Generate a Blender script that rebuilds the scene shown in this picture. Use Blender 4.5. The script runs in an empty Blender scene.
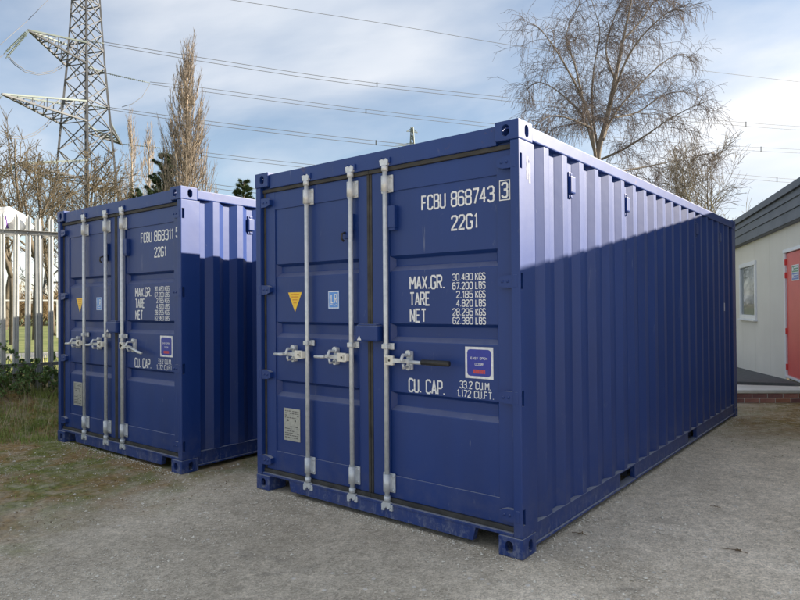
import bpy, bmesh, math, random
from mathutils import Vector, Matrix
rad = math.radians
scene = bpy.context.scene
COL = scene.collection

# ------------------------------------------------------------------ camera
CAM = Vector((1.7511490, -3.3029013, 1.48823313))
RT = Vector((0.77946837, 0.62639192, -0.00788814))
UP = Vector((0.01252312, -0.00299155, 0.99991711))
FW = Vector((-0.6263164, 0.77950254, 0.0101762))
FPX = 627.7                                   # focal length for an 800 px wide picture
cd = bpy.data.cameras.new('camera')
cam = bpy.data.objects.new('camera', cd)
COL.objects.link(cam)
cam.matrix_world = Matrix(((RT.x, UP.x, -FW.x, CAM.x), (RT.y, UP.y, -FW.y, CAM.y), (RT.z, UP.z, -FW.z, CAM.z), (0, 0, 0, 1)))
cd.sensor_width = 36.0
cd.lens = 36.0 * FPX / 800.0
cd.clip_start = 0.05
cd.clip_end = 3000
scene.camera = cam

# ------------------------------------------------------------------ sky and sun
SUN_AZ = math.atan2(0.686, 0.728)             # clockwise from +Y
SUN_EL = rad(24.7)
world = bpy.data.worlds.new('World')
scene.world = world
world.use_nodes = True
wt = world.node_tree
wt.nodes.clear()
def wn(t, **kw):
    n = wt.nodes.new(t)
    for k, v in kw.items(): setattr(n, k, v)
    return n
sky = wn('ShaderNodeTexSky', sky_type='NISHITA', sun_disc=False, sun_elevation=SUN_EL, sun_rotation=SUN_AZ,
         air_density=1.0, dust_density=0.25, ozone_density=1.2, altitude=50)
tc = wn('ShaderNodeTexCoord')
sep = wn('ShaderNodeSeparateXYZ'); wt.links.new(tc.outputs['Generated'], sep.inputs[0])
zc = wn('ShaderNodeMath', operation='MAXIMUM'); wt.links.new(sep.outputs['Z'], zc.inputs[0]); zc.inputs[1].default_value = 0.0
za = wn('ShaderNodeMath', operation='ADD'); wt.links.new(zc.outputs[0], za.inputs[0]); za.inputs[1].default_value = 0.22
dv = wn('ShaderNodeVectorMath', operation='DIVIDE'); wt.links.new(tc.outputs['Generated'], dv.inputs[0])
cz = wn('ShaderNodeCombineXYZ')
for i in range(3): wt.links.new(za.outputs[0], cz.inputs[i])
wt.links.new(cz.outputs[0], dv.inputs[1])
mp = wn('ShaderNodeMapping'); wt.links.new(dv.outputs[0], mp.inputs[0])
mp.inputs['Location'].default_value = (1.3, 4.1, 0.0)
mp.inputs['Rotation'].default_value = (0, 0, rad(35))
mp.inputs['Scale'].default_value = (0.75, 1.25, 1.0)
ns = wn('ShaderNodeTexNoise'); wt.links.new(mp.outputs[0], ns.inputs['Vector'])
ns.inputs['Scale'].default_value = 1.05; ns.inputs['Detail'].default_value = 7; ns.inputs['Roughness'].default_value = 0.52
ns.inputs['Distortion'].default_value = 0.25
cr = wn('ShaderNodeValToRGB'); wt.links.new(ns.outputs['Fac'], cr.inputs[0])
cr.color_ramp.elements[0].position = 0.40; cr.color_ramp.elements[0].color = (0, 0, 0, 1)
cr.color_ramp.elements[1].position = 0.64; cr.color_ramp.elements[1].color = (1, 1, 1, 1)
ns2 = wn('ShaderNodeTexNoise'); wt.links.new(mp.outputs[0], ns2.inputs['Vector'])
ns2.inputs['Scale'].default_value = 0.8; ns2.inputs['Detail'].default_value = 5
cc = wn('ShaderNodeValToRGB'); wt.links.new(ns2.outputs['Fac'], cc.inputs[0])
cc.color_ramp.elements[0].position = 0.38; cc.color_ramp.elements[0].color = (0.60, 0.68, 0.80, 1)
cc.color_ramp.elements[1].position = 0.62; cc.color_ramp.elements[1].color = (0.97, 0.98, 1.0, 1)
cs = wn('ShaderNodeMixRGB', blend_type='MULTIPLY'); cs.inputs[0].default_value = 1.0
wt.links.new(cc.outputs[0], cs.inputs[1]); cs.inputs[2].default_value = (5.95, 5.95, 6.0, 1)
sg_ = wn('ShaderNodeMixRGB', blend_type='ADD'); sg_.inputs[0].default_value = 0.22
wt.links.new(cs.outputs[0], sg_.inputs[1]); bw_ = wn('ShaderNodeRGBToBW'); wt.links.new(sky.outputs[0], bw_.inputs[0])
wm_ = wn('ShaderNodeMixRGB', blend_type='MULTIPLY'); wm_.inputs[0].default_value = 1.0; wt.links.new(bw_.outputs[0], wm_.inputs[1]); wm_.inputs[2].default_value = (1.02, 1.0, 0.97, 1)
wt.links.new(wm_.outputs[0], sg_.inputs[2])
mf = wn('ShaderNodeMath', operation='MULTIPLY'); wt.links.new(cr.outputs[0], mf.inputs[0]); mf.inputs[1].default_value = 0.80
ma = wn('ShaderNodeMath', operation='ADD'); wt.links.new(mf.outputs[0], ma.inputs[0]); ma.inputs[1].default_value = 0.14
mx = wn('ShaderNodeMixRGB'); wt.links.new(ma.outputs[0], mx.inputs[0])
wt.links.new(sky.outputs[0], mx.inputs[1]); wt.links.new(sg_.outputs[0], mx.inputs[2])
bg = wn('ShaderNodeBackground'); wt.links.new(mx.outputs[0], bg.inputs[0]); bg.inputs[1].default_value = 0.052
wo = wn('ShaderNodeOutputWorld'); wt.links.new(bg.outputs[0], wo.inputs[0])

sl = bpy.data.lights.new('sun', 'SUN')
sun = bpy.data.objects.new('sun', sl)
COL.objects.link(sun)
sl.energy = 4.3; sl.angle = rad(0.53); sl.color = (1.0, 0.90, 0.75)
sdir = Vector((math.sin(SUN_AZ) * math.cos(SUN_EL), math.cos(SUN_AZ) * math.cos(SUN_EL), math.sin(SUN_EL)))
sun.rotation_euler = sdir.to_track_quat('Z', 'Y').to_euler()
sun.location = (10, 12, 14)

vs = scene.view_settings
vs.view_transform = 'Standard'; vs.look = 'None'; vs.exposure = 1.70; vs.gamma = 1.0; vs.use_curve_mapping = False

# ------------------------------------------------------------------ small helpers
def ray(px, py): return RT * ((px - 400) / FPX) + UP * ((300 - py) / FPX) + FW
def at(px, py, depth): return CAM + ray(px, py) * depth
def tag(o, label=None, cat=None, group=None, kind=None):
    if label: o['label'] = label
    if cat: o['category'] = cat
    if group: o['group'] = group
    if kind: o['kind'] = kind
    return o
def empty(name, loc=(0, 0, 0), rz=0.0):
    o = bpy.data.objects.new(name, None)
    o.empty_display_size = 0.2
    COL.objects.link(o); o.location = loc; o.rotation_euler = (0, 0, rz)
    return o
def link(name, me, parent=None):
    o = bpy.data.objects.new(name, me)
    COL.objects.link(o)
    if parent: o.parent = parent
    return o

class MB:
    """collects shapes, then becomes one mesh"""
    def __init__(s): s.v = []; s.f = []; s.sm = []
    def add(s, vs_, fs, smooth=False):
        b = len(s.v); s.v += [tuple(p) for p in vs_]
        for f in fs: s.f.append([b + i for i in f]); s.sm.append(smooth)
        return s
    def box(s, x0, x1, y0, y1, z0, z1, bev=0.0):
        if bev <= 0:
            return s.add([(x0, y0, z0), (x1, y0, z0), (x1, y1, z0), (x0, y1, z0), (x0, y0, z1), (x1, y0, z1), (x1, y1, z1), (x0, y1, z1)],
                         [(0, 3, 2, 1), (4, 5, 6, 7), (0, 1, 5, 4), (1, 2, 6, 5), (2, 3, 7, 6), (3, 0, 4, 7)])
        bm = bmesh.new()
        bmesh.ops.create_cube(bm, size=1.0)
        for v in bm.verts:
            v.co = Vector(((x0 + x1) / 2 + v.co.x * (x1 - x0), (y0 + y1) / 2 + v.co.y * (y1 - y0), (z0 + z1) / 2 + v.co.z * (z1 - z0)))
        bmesh.ops.bevel(bm, geom=list(bm.edges), offset=bev, segments=2, profile=0.6, affect='EDGES')
        bm.verts.index_update()
        s.add([v.co[:] for v in bm.verts], [[v.index for v in f.verts] for f in bm.faces])
        bm.free(); return s
    def tube(s, pts, r, n=8, caps=True, smooth=True):
        pts = [Vector(p) for p in pts]
        rs = r if isinstance(r, (list, tuple)) else [r] * len(pts)
        ref = None; vs_ = []; fs = []
        for i, p in enumerate(pts):
            t = (pts[min(i + 1, len(pts) - 1)] - pts[max(i - 1, 0)])
            if t.length < 1e-9: t = Vector((0, 0, 1))
            t.normalize()
            if ref is None: ref = Vector((1, 0, 0)) if abs(t.x) < 0.8 else Vector((0, 1, 0))
            a = ref - t * ref.dot(t)
            if a.length < 1e-6: a = t.orthogonal()
            a.normalize(); ref = a; b = t.cross(a)
            for k in range(n):
                an = 2 * math.pi * k / n
                vs_.append(p + (a * math.cos(an) + b * math.sin(an)) * rs[i])
        for i in range(len(pts) - 1):
            for k in range(n):
                k2 = (k + 1) % n
                fs.append((i * n + k, i * n + k2, (i + 1) * n + k2, (i + 1) * n + k))
        if caps and n > 2:
            fs.append(tuple(reversed(range(n)))); fs.append(tuple((len(pts) - 1) * n + k for k in range(n)))
        return s.add(vs_, fs, smooth)
    def bar(s, p0, p1, w, h=None):
        h = h or w
        p0 = Vector(p0); p1 = Vector(p1); t = (p1 - p0).normalized()
        a = t.cross(Vector((0, 0, 1)))
        if a.length < 1e-3: a = Vector((1, 0, 0))
        a.normalize(); b = a.cross(t)
        vs_ = [p + a * (sx * w / 2) + b * (sy * h / 2) for p in (p0, p1) for sx, sy in ((-1, -1), (1, -1), (1, 1), (-1, 1))]
        return s.add(vs_, [(3, 2, 1, 0), (4, 5, 6, 7), (0, 1, 5, 4), (1, 2, 6, 5), (2, 3, 7, 6), (3, 0, 4, 7)])
    def prism(s, poly, a0, a1, axis='y'):
        """poly in the two other axes, extruded along axis"""
        def m(p, a):
            return {'y': (p[0], a, p[1]), 'x': (a, p[0], p[1]), 'z': (p[0], p[1], a)}[axis]
        n = len(poly)
        vs_ = [m(p, a0) for p in poly] + [m(p, a1) for p in poly]
        fs = [tuple(range(n)), tuple(reversed(range(n, 2 * n)))] + [(i, n + i, n + (i + 1) % n, (i + 1) % n) for i in range(n)]
        return s.add(vs_, fs)
    def sheet(s, prof, a0, a1, axis):
        """open profile swept along an axis"""
        def m(p, a): return {'y': (p[0], a, p[1]), 'x': (a, p[0], p[1]), 'z': (p[0], p[1], a)}[axis]
        n = len(prof)
        return s.add([m(p, a0) for p in prof] + [m(p, a1) for p in prof], [(i, i + 1, n + i + 1, n + i) for i in range(n - 1)])
    def mesh(s, name, m, off=None, fix=True):
        me = bpy.data.meshes.new(name)
        me.from_pydata(s.v, [], s.f)
        if off: me.transform(Matrix.Translation(off))
        me.polygons.foreach_set('use_smooth', s.sm)
        if m: me.materials.append(m)
        if fix:
            bm = bmesh.new(); bm.from_mesh(me); bmesh.ops.recalc_face_normals(bm, faces=bm.faces); bm.to_mesh(me); bm.free()
        me.update()
        return me
    def build(s, name, m, parent=None, off=None, fix=True): return link(name, s.mesh(name, m, off, fix), parent)

def cut(me, cutters):
    """boolean difference, done on throw-away objects"""
    o = bpy.data.objects.new('shape', me); COL.objects.link(o)
    tmp = []
    for c in cutters:
        co = bpy.data.objects.new('cutter', c); COL.objects.link(co); tmp.append(co)
        md = o.modifiers.new('cut', 'BOOLEAN'); md.operation = 'DIFFERENCE'; md.object = co; md.solver = 'EXACT'
    dg = bpy.context.evaluated_depsgraph_get()
    out = bpy.data.meshes.new_from_object(o.evaluated_get(dg))
    for t in tmp + [o]: bpy.data.objects.remove(t)
    return out

# ------------------------------------------------------------------ materials
class NM:
    def __init__(s, name, rough=0.6, metal=0.0, spec=0.5):
        s.m = bpy.data.materials.new(name); s.m.use_nodes = True
        s.t = s.m.node_tree; s.b = s.t.nodes['Principled BSDF']
        s.b.inputs['Roughness'].default_value = rough; s.b.inputs['Metallic'].default_value = metal
        s.b.inputs['Specular IOR Level'].default_value = spec
        s.pos = None
    def n(s, t, **kw):
        x = s.t.nodes.new(t)
        for k, v in kw.items(): setattr(x, k, v)
        return x
    def l(s, a, b): s.t.links.new(a, b)
    def coord(s, world_=False):
        if world_:
            return s.n('ShaderNodeNewGeometry').outputs['Position']
        return s.n('ShaderNodeTexCoord').outputs['Object']
    def noise(s, vec, scale, detail=4, rough=0.55, dist=0.0, stretch=None):
        if stretch:
            mpn = s.n('ShaderNodeMapping'); mpn.inputs['Scale'].default_value = stretch; s.l(vec, mpn.inputs[0]); vec = mpn.outputs[0]
        x = s.n('ShaderNodeTexNoise'); s.l(vec, x.inputs['Vector'])
        x.inputs['Scale'].default_value = scale; x.inputs['Detail'].default_value = detail
        x.inputs['Roughness'].default_value = rough; x.inputs['Distortion'].default_value = dist
        return x.outputs['Fac']
    def ramp(s, fac, p0, p1, c0=(0, 0, 0), c1=(1, 1, 1)):
        x = s.n('ShaderNodeValToRGB'); s.l(fac, x.inputs[0])
        e = x.color_ramp.elements
        e[0].position = p0; e[0].color = (*c0, 1); e[1].position = p1; e[1].color = (*c1, 1)
        return x.outputs[0]
    def mix(s, fac, a, b, blend='MIX'):
        x = s.n('ShaderNodeMixRGB', blend_type=blend)
        for i, q in enumerate((fac, a, b)):
            if isinstance(q, (int, float)): x.inputs[i].default_value = q if i == 0 else (q, q, q, 1)
            elif isinstance(q, tuple): x.inputs[i].default_value = (*q[:3], 1)
            else: s.l(q, x.inputs[i])
        return x.outputs[0]
    def math(s, op, a, b=0.0):
        x = s.n('ShaderNodeMath', operation=op)
        for i, q in enumerate((a, b)):
            if isinstance(q, (int, float)): x.inputs[i].default_value = q
            else: s.l(q, x.inputs[i])
        return x.outputs[0]
    def rangef(s, v, a, b):
        x = s.n('ShaderNodeMapRange'); x.interpolation_type = 'SMOOTHSTEP'
        s.l(v, x.inputs[0]); x.inputs[1].default_value = a; x.inputs[2].default_value = b
        return x.outputs[0]
    def color(s, c):
        if isinstance(c, tuple): s.b.inputs['Base Color'].default_value = (*c[:3], 1)
        else: s.l(c, s.b.inputs['Base Color'])
    def bump(s, h, strength, dist=0.01, prev=None):
        x = s.n('ShaderNodeBump'); s.l(h, x.inputs['Height'])
        x.inputs['Strength'].default_value = strength; x.inputs['Distance'].default_value = dist
        if prev: s.l(prev, x.inputs['Normal'])
        return x.outputs[0]

def simple(name, c0, c1, scale=8.0, rough=0.6, metal=0.0, bump=0.0, spec=0.5, detail=5, bscale=None, stretch=None):
    k = NM(name, rough, metal, spec)
    v = k.coord()
    f = k.noise(v, scale, detail, stretch=stretch)
    k.color(k.mix(k.ramp(f, 0.3, 0.7), c0, c1))
    if bump: k.l(k.bump(k.noise(v, bscale or scale * 3, 5), bump, 0.01), k.b.inputs['Normal'])
    return k.m

def paint(name, c0, c1, rough=0.42):
    k = NM(name, rough, 0.0, 0.5)
    v = k.coord()
    big = k.noise(v, 1.3, 4)
    streak = k.noise(v, 5.0, 5, stretch=(1.0, 1.0, 0.12))
    base = k.mix(k.ramp(k.mix(0.5, big, streak), 0.35, 0.65), c0, c1)
    # fine scuffs and road dust
    sc = k.noise(v, 16.0, 8, 0.72, 0.4, stretch=(1.0, 1.0, 0.4))
    scm = k.math('MULTIPLY', k.ramp(sc, 0.63, 0.74), 0.30)
    base = k.mix(scm, base, (0.20, 0.23, 0.30))
    scr = k.noise(v, 26.0, 3, 0.5, 1.2, stretch=(1.6, 1.6, .10))
    scr2 = k.noise(v, 3.0, 3)
    base = k.mix(k.math('MULTIPLY', k.math('MULTIPLY', k.ramp(scr, 0.70, 0.73), k.ramp(scr2, 0.52, 0.62)), 0.35), base, (0.26, 0.29, 0.36))
    sepz = k.n('ShaderNodeSeparateXYZ'); k.l(v, sepz.inputs[0])
    low = k.math('SUBTRACT', 1.0, k.rangef(sepz.outputs['Z'], 0.02, 0.55))
    dn = k.noise(v, 9.0, 7, 0.65)
    dm = k.math('MULTIPLY', k.math('MULTIPLY', low, k.ramp(dn, 0.42, 0.70)), 0.20)
    base = k.mix(dm, base, (0.20, 0.19, 0.17))
    k.b.inputs['Specular IOR Level'].default_value = 0.42
    k.b.inputs['Coat Weight'].default_value = 0.18; k.b.inputs['Coat Roughness'].default_value = 0.48; k.b.inputs['Coat IOR'].default_value = 1.7
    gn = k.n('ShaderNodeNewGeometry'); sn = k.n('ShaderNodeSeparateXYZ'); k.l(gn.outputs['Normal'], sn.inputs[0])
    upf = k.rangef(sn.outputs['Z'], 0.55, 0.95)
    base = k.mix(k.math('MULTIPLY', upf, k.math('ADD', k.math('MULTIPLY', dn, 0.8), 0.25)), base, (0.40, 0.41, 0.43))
    foot = k.math('SUBTRACT', 1.0, k.rangef(sepz.outputs['Z'], 0.04, 0.19))
    sc2 = k.ramp(k.noise(v, 30.0, 8, 0.75, 0.6, stretch=(1, 1, .5)), 0.50, 0.62)
    base = k.mix(k.math('MULTIPLY', k.math('MULTIPLY', foot, sc2), 0.38), base, (0.30, 0.32, 0.37))
    topz = k.rangef(sepz.outputs['Z'], 2.46, 2.50)
    rz = k.math('MAXIMUM', topz, foot)
    rn = k.ramp(k.noise(v, 13.0, 9, 0.72, 0.5), 0.60, 0.70)
    base = k.mix(k.math('MULTIPLY', k.math('MULTIPLY', rz, rn), 0.55), base, (0.15, 0.075, 0.045))
    k.color(base)
    rr = k.math('ADD', k.math('MULTIPLY', streak, 0.16), rough - 0.08)
    k.l(rr, k.b.inputs['Roughness'])
    b1 = k.bump(k.noise(v, 2.6, 3), 0.20, 0.02)
    b2 = k.bump(k.noise(v, 160.0, 2), 0.035, 0.004, b1)
    k.l(b2, k.b.inputs['Normal'])
    return k.m

M = {}
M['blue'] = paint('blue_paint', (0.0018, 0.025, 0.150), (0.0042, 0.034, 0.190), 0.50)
M['rubber'] = simple('rubber_gasket', (0.020, 0.020, 0.020), (0.058, 0.056, 0.053), 9, 0.75)
M['galv'] = simple('galvanised_steel', (0.50, 0.53, 0.565), (0.68, 0.70, 0.725), 26, 0.42, 0.25, 0.08)
M['steel_white'] = simple('cream_primer', (0.62, 0.60, 0.54), (0.75, 0.73, 0.68), 30, 0.5)
M['black_grip'] = simple('black_grip', (0.012, 0.012, 0.013), (0.03, 0.03, 0.03), 40, 0.55)
M['white_print'] = simple('white_vinyl', (0.58, 0.60, 0.65), (0.84, 0.85, 0.86), 38, 0.45)
M['yellow'] = simple('yellow_vinyl', (0.82, 0.50, 0.03), (0.88, 0.58, 0.05), 35, 0.45)
M['yellow_dark'] = simple('orange_print', (0.66, 0.28, 0.02), (0.70, 0.32, 0.03), 35, 0.5)
M['label_blue'] = simple('light_blue_vinyl', (0.09, 0.26, 0.68), (0.12, 0.31, 0.74), 35, 0.4)
M['sticker_blue'] = simple('royal_blue_print', (0.022, 0.035, 0.30), (0.028, 0.045, 0.34), 35, 0.35)
M['red_print'] = simple('red_print', (0.50, 0.05, 0.06), (0.56, 0.08, 0.09), 90, 0.4)
M['plate'] = simple('stamped_plate', (0.42, 0.42, 0.40), (0.56, 0.56, 0.53), 45, 0.45, 0.5, 0.2)
M['residue'] = simple('glue_residue', (0.05, 0.07, 0.18), (0.50, 0.50, 0.48), 34, 0.8)
M['plate_dark'] = simple('plate_print', (0.10, 0.10, 0.10), (0.18, 0.18, 0.18), 60, 0.5, 0.3)
M['floor_steel'] = simple('underframe_paint', (0.012, 0.018, 0.05), (0.03, 0.03, 0.04), 6, 0.7)

# ------------------------------------------------------------------ ground
FB = Vector((-7.57, -0.14, 0)); FD = (Vector((-7.40, 0.505, 0)) - FB).normalized(); FN = Vector((FD.y, -FD.x, 0))   # fence line, and its side facing the yard
def sstep(t): t = max(0.0, min(1.0, t)); return t * t * (3 - 2 * t)
def fdist(x, y): return (Vector((x, y, 0)) - FB).dot(FN)
def gz(x, y):
    d = fdist(x, y)
    z = 0.40 * sstep(1.0 - (d - 0.05) / 1.45)
    if -2.2 < d < 2.2:
        z += 0.035 * math.sin(3.1 * y + 1.3 * x) * sstep(1.0 - abs(d) / 2.2) + 0.02 * math.sin(7.7 * y - 2.0 * x) * sstep(1.0 - abs(d) / 2.2)
    return z
def axis_pts(lo, hi, flo, fhi, step, grow=1.35):
    a = [flo]
    while a[-1] < fhi: a.append(a[-1] + step)
    s_ = step
    while a[-1] < hi: s_ *= grow; a.append(a[-1] + s_)
    s_ = step
    while a[0] > lo: s_ *= grow; a.insert(0, a[0] - s_)
    return a
gx = axis_pts(-900, 900, -9.5, 3.0, 0.2); gy = axis_pts(-900, 900, -4.5, 9.0, 0.2)
rg = random.Random(4)
gm = MB()
vs_ = []
for y in gy:
    for x in gx:
        near = -9.6 < x < 3.2 and -4.6 < y < 9.2
        inside = (-2.75 < x < 0.35 and -0.35 < y < 6.4) or (-6.1 < x < -3.0 and -0.5 < y < 6.3)
        z = gz(x, y) + (rg.uniform(-0.006, 0.006) if near else 0.0)
        if inside: z = min(z, 0.0) if not (-6.1 < x < -5.2) else min(z, 0.02)
        vs_.append((x, y, z))
nx = len(gx)
gm.add(vs_, [(j * nx + i, j * nx + i + 1, (j + 1) * nx + i + 1, (j + 1) * nx + i) for j in range(len(gy) - 1) for i in range(nx - 1)], True)

def ground_material():
    k = NM('yard_ground', 0.92, 0, 0.25)
    p = k.coord(True)
    sp = k.n('ShaderNodeSeparateXYZ'); k.l(p, sp.inputs[0])
    X, Y = sp.outputs['X'], sp.outputs['Y']
    # worn tarmac with stone chips
    vo = k.n('ShaderNodeTexVoronoi', feature='F1'); k.l(p, vo.inputs['Vector']); vo.inputs['Scale'].default_value = 120.0
    chip = k.ramp(k.math('MULTIPLY', vo.outputs['Color'], 1.0), 0.15, 0.95, (0.30, 0.275, 0.235), (0.86, 0.80, 0.70))
    vo2 = k.n('ShaderNodeTexVoronoi', feature='F1'); k.l(p, vo2.inputs['Vector']); vo2.inputs['Scale'].default_value = 34.0
    chip2 = k.ramp(k.math('MULTIPLY', vo2.outputs['Color'], 1.0), 0.1, 0.9, (0.40, 0.37, 0.315), (0.74, 0.685, 0.59))
    base = k.mix(0.45, chip, chip2)
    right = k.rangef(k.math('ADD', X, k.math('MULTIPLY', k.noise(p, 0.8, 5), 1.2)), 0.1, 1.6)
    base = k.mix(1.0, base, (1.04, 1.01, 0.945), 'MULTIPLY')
    base = k.mix(right, base, k.mix(1.0, base, (1.36, 1.35, 1.36), 'MULTIPLY'))  # ground colour brightened on this side to make up for the dim light there
    vor = k.n('ShaderNodeTexVoronoi', feature='F1'); k.l(p, vor.inputs['Vector']); vor.inputs['Scale'].default_value = 17.0
    sepc = k.n('ShaderNodeSeparateColor'); k.l(vor.outputs['Color'], sepc.inputs[0])
    pale = k.math('MULTIPLY', k.math('GREATER_THAN', sepc.outputs[0], 0.90), k.math('LESS_THAN', vor.outputs['Distance'], 0.20))
    base = k.mix(k.math('MULTIPLY', pale, 0.75), base, (0.76, 0.745, 0.71))
    big = k.noise(p, 0.9, 6, 0.62, 0.4)
    base = k.mix(1.0, base, k.ramp(big, 0.28, 0.72, (0.74, 0.72, 0.69), (1.10, 1.09, 1.08)), 'MULTIPLY')
    fine = k.noise(p, 7.0, 8, 0.7, 0.2)
    base = k.mix(1.0, base, k.ramp(fine, 0.30, 0.66, (0.80, 0.79, 0.77), (1.08, 1.07, 1.06)), 'MULTIPLY')
    dk = k.noise(p, 2.6, 8, 0.66, 0.8)
    base = k.mix(k.math('MULTIPLY', k.ramp(dk, 0.60, 0.74), 0.55), base, (0.17, 0.155, 0.13))
    # moss, soil and leaf litter at the left and at the back right
    wob = k.noise(p, 1.4, 6, 0.65, 0.5)
    wobs = k.math('MULTIPLY', k.math('SUBTRACT', wob, 0.5), 2.6)
    left = k.rangef(k.math('ADD', k.math('MULTIPLY', X, -1.0), wobs), 2.35, 3.75)
    back = k.rangef(k.math('ADD', Y, wobs), 3.9, 5.7)
    backx = k.rangef(k.math('ADD', X, k.math('MULTIPLY', wobs, 0.5)), -0.6, 0.6)
    m = k.math('MAXIMUM', left, k.math('MULTIPLY', k.math('MULTIPLY', back, backx), 1.0))
    br = k.noise(p, 22.0, 8, 0.75)
    tex = k.ramp(br, 0.32, 0.68, (0.085, 0.052, 0.018), (0.44, 0.29, 0.115))
    gr = k.ramp(k.noise(p, 30.0, 6, 0.7), 0.32, 0.68, (0.050, 0.062, 0.012), (0.27, 0.285, 0.070))
    pat = k.ramp(k.noise(p, 2.0, 7, 0.6, 0.6), 0.44, 0.58)
    pat = k.math('MULTIPLY', pat, k.math('SUBTRACT', 1.0, k.math('MULTIPLY', k.math('MULTIPLY', back, backx), 0.75)))
    soil = k.mix(pat, tex, gr)
    holes = k.ramp(k.noise(p, 6.0, 8, 0.72), 0.36, 0.56)
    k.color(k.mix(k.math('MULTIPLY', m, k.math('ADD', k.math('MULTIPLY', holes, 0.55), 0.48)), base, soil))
    h = k.math('ADD', k.math('MULTIPLY', vo.outputs['Distance'], 0.5), k.math('MULTIPLY', br, 0.8))
    b1 = k.bump(big, 0.25, 0.05)
    b2 = k.bump(h, 0.5, 0.010, b1)
    k.l(k.bump(fine, 0.22, 0.02, b2), k.b.inputs['Normal'])
    return k.m
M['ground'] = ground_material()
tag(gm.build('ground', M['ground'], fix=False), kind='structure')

M['field'] = simple('field_grass', (0.11, 0.14, 0.045), (0.20, 0.21, 0.085), 1.5, 0.9, 0, 0.4, 0.2, 8, 12)
M['path'] = simple('pale_path', (0.44, 0.40, 0.33), (0.58, 0.54, 0.46), 2.0, 0.9, 0, 0.3, 0.2, 6)
def strip(d0, d1, z, s0=-60, s1=60, n=24):
    b = MB(); v = []
    for i in range(n + 1):
        s_ = s0 + (s1 - s0) * i / n
        for d in (d0, d1):
            w = 0.25 * math.sin(s_ * 0.9 + d)
            q = FB + FD * s_ - FN * (d + w); v.append((q.x, q.y, z))
    b.add(v, [(2 * i, 2 * i + 1, 2 * i + 3, 2 * i + 2) for i in range(n)])
    return b
fm = strip(2.5, 110, 0.425, -120, 160).build('grass_field', M['field']); tag(fm, kind='structure')
pm = strip(5.4, 7.9, 0.44, -60, 90).build('path', M['path']); tag(pm, kind='structure')

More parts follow.
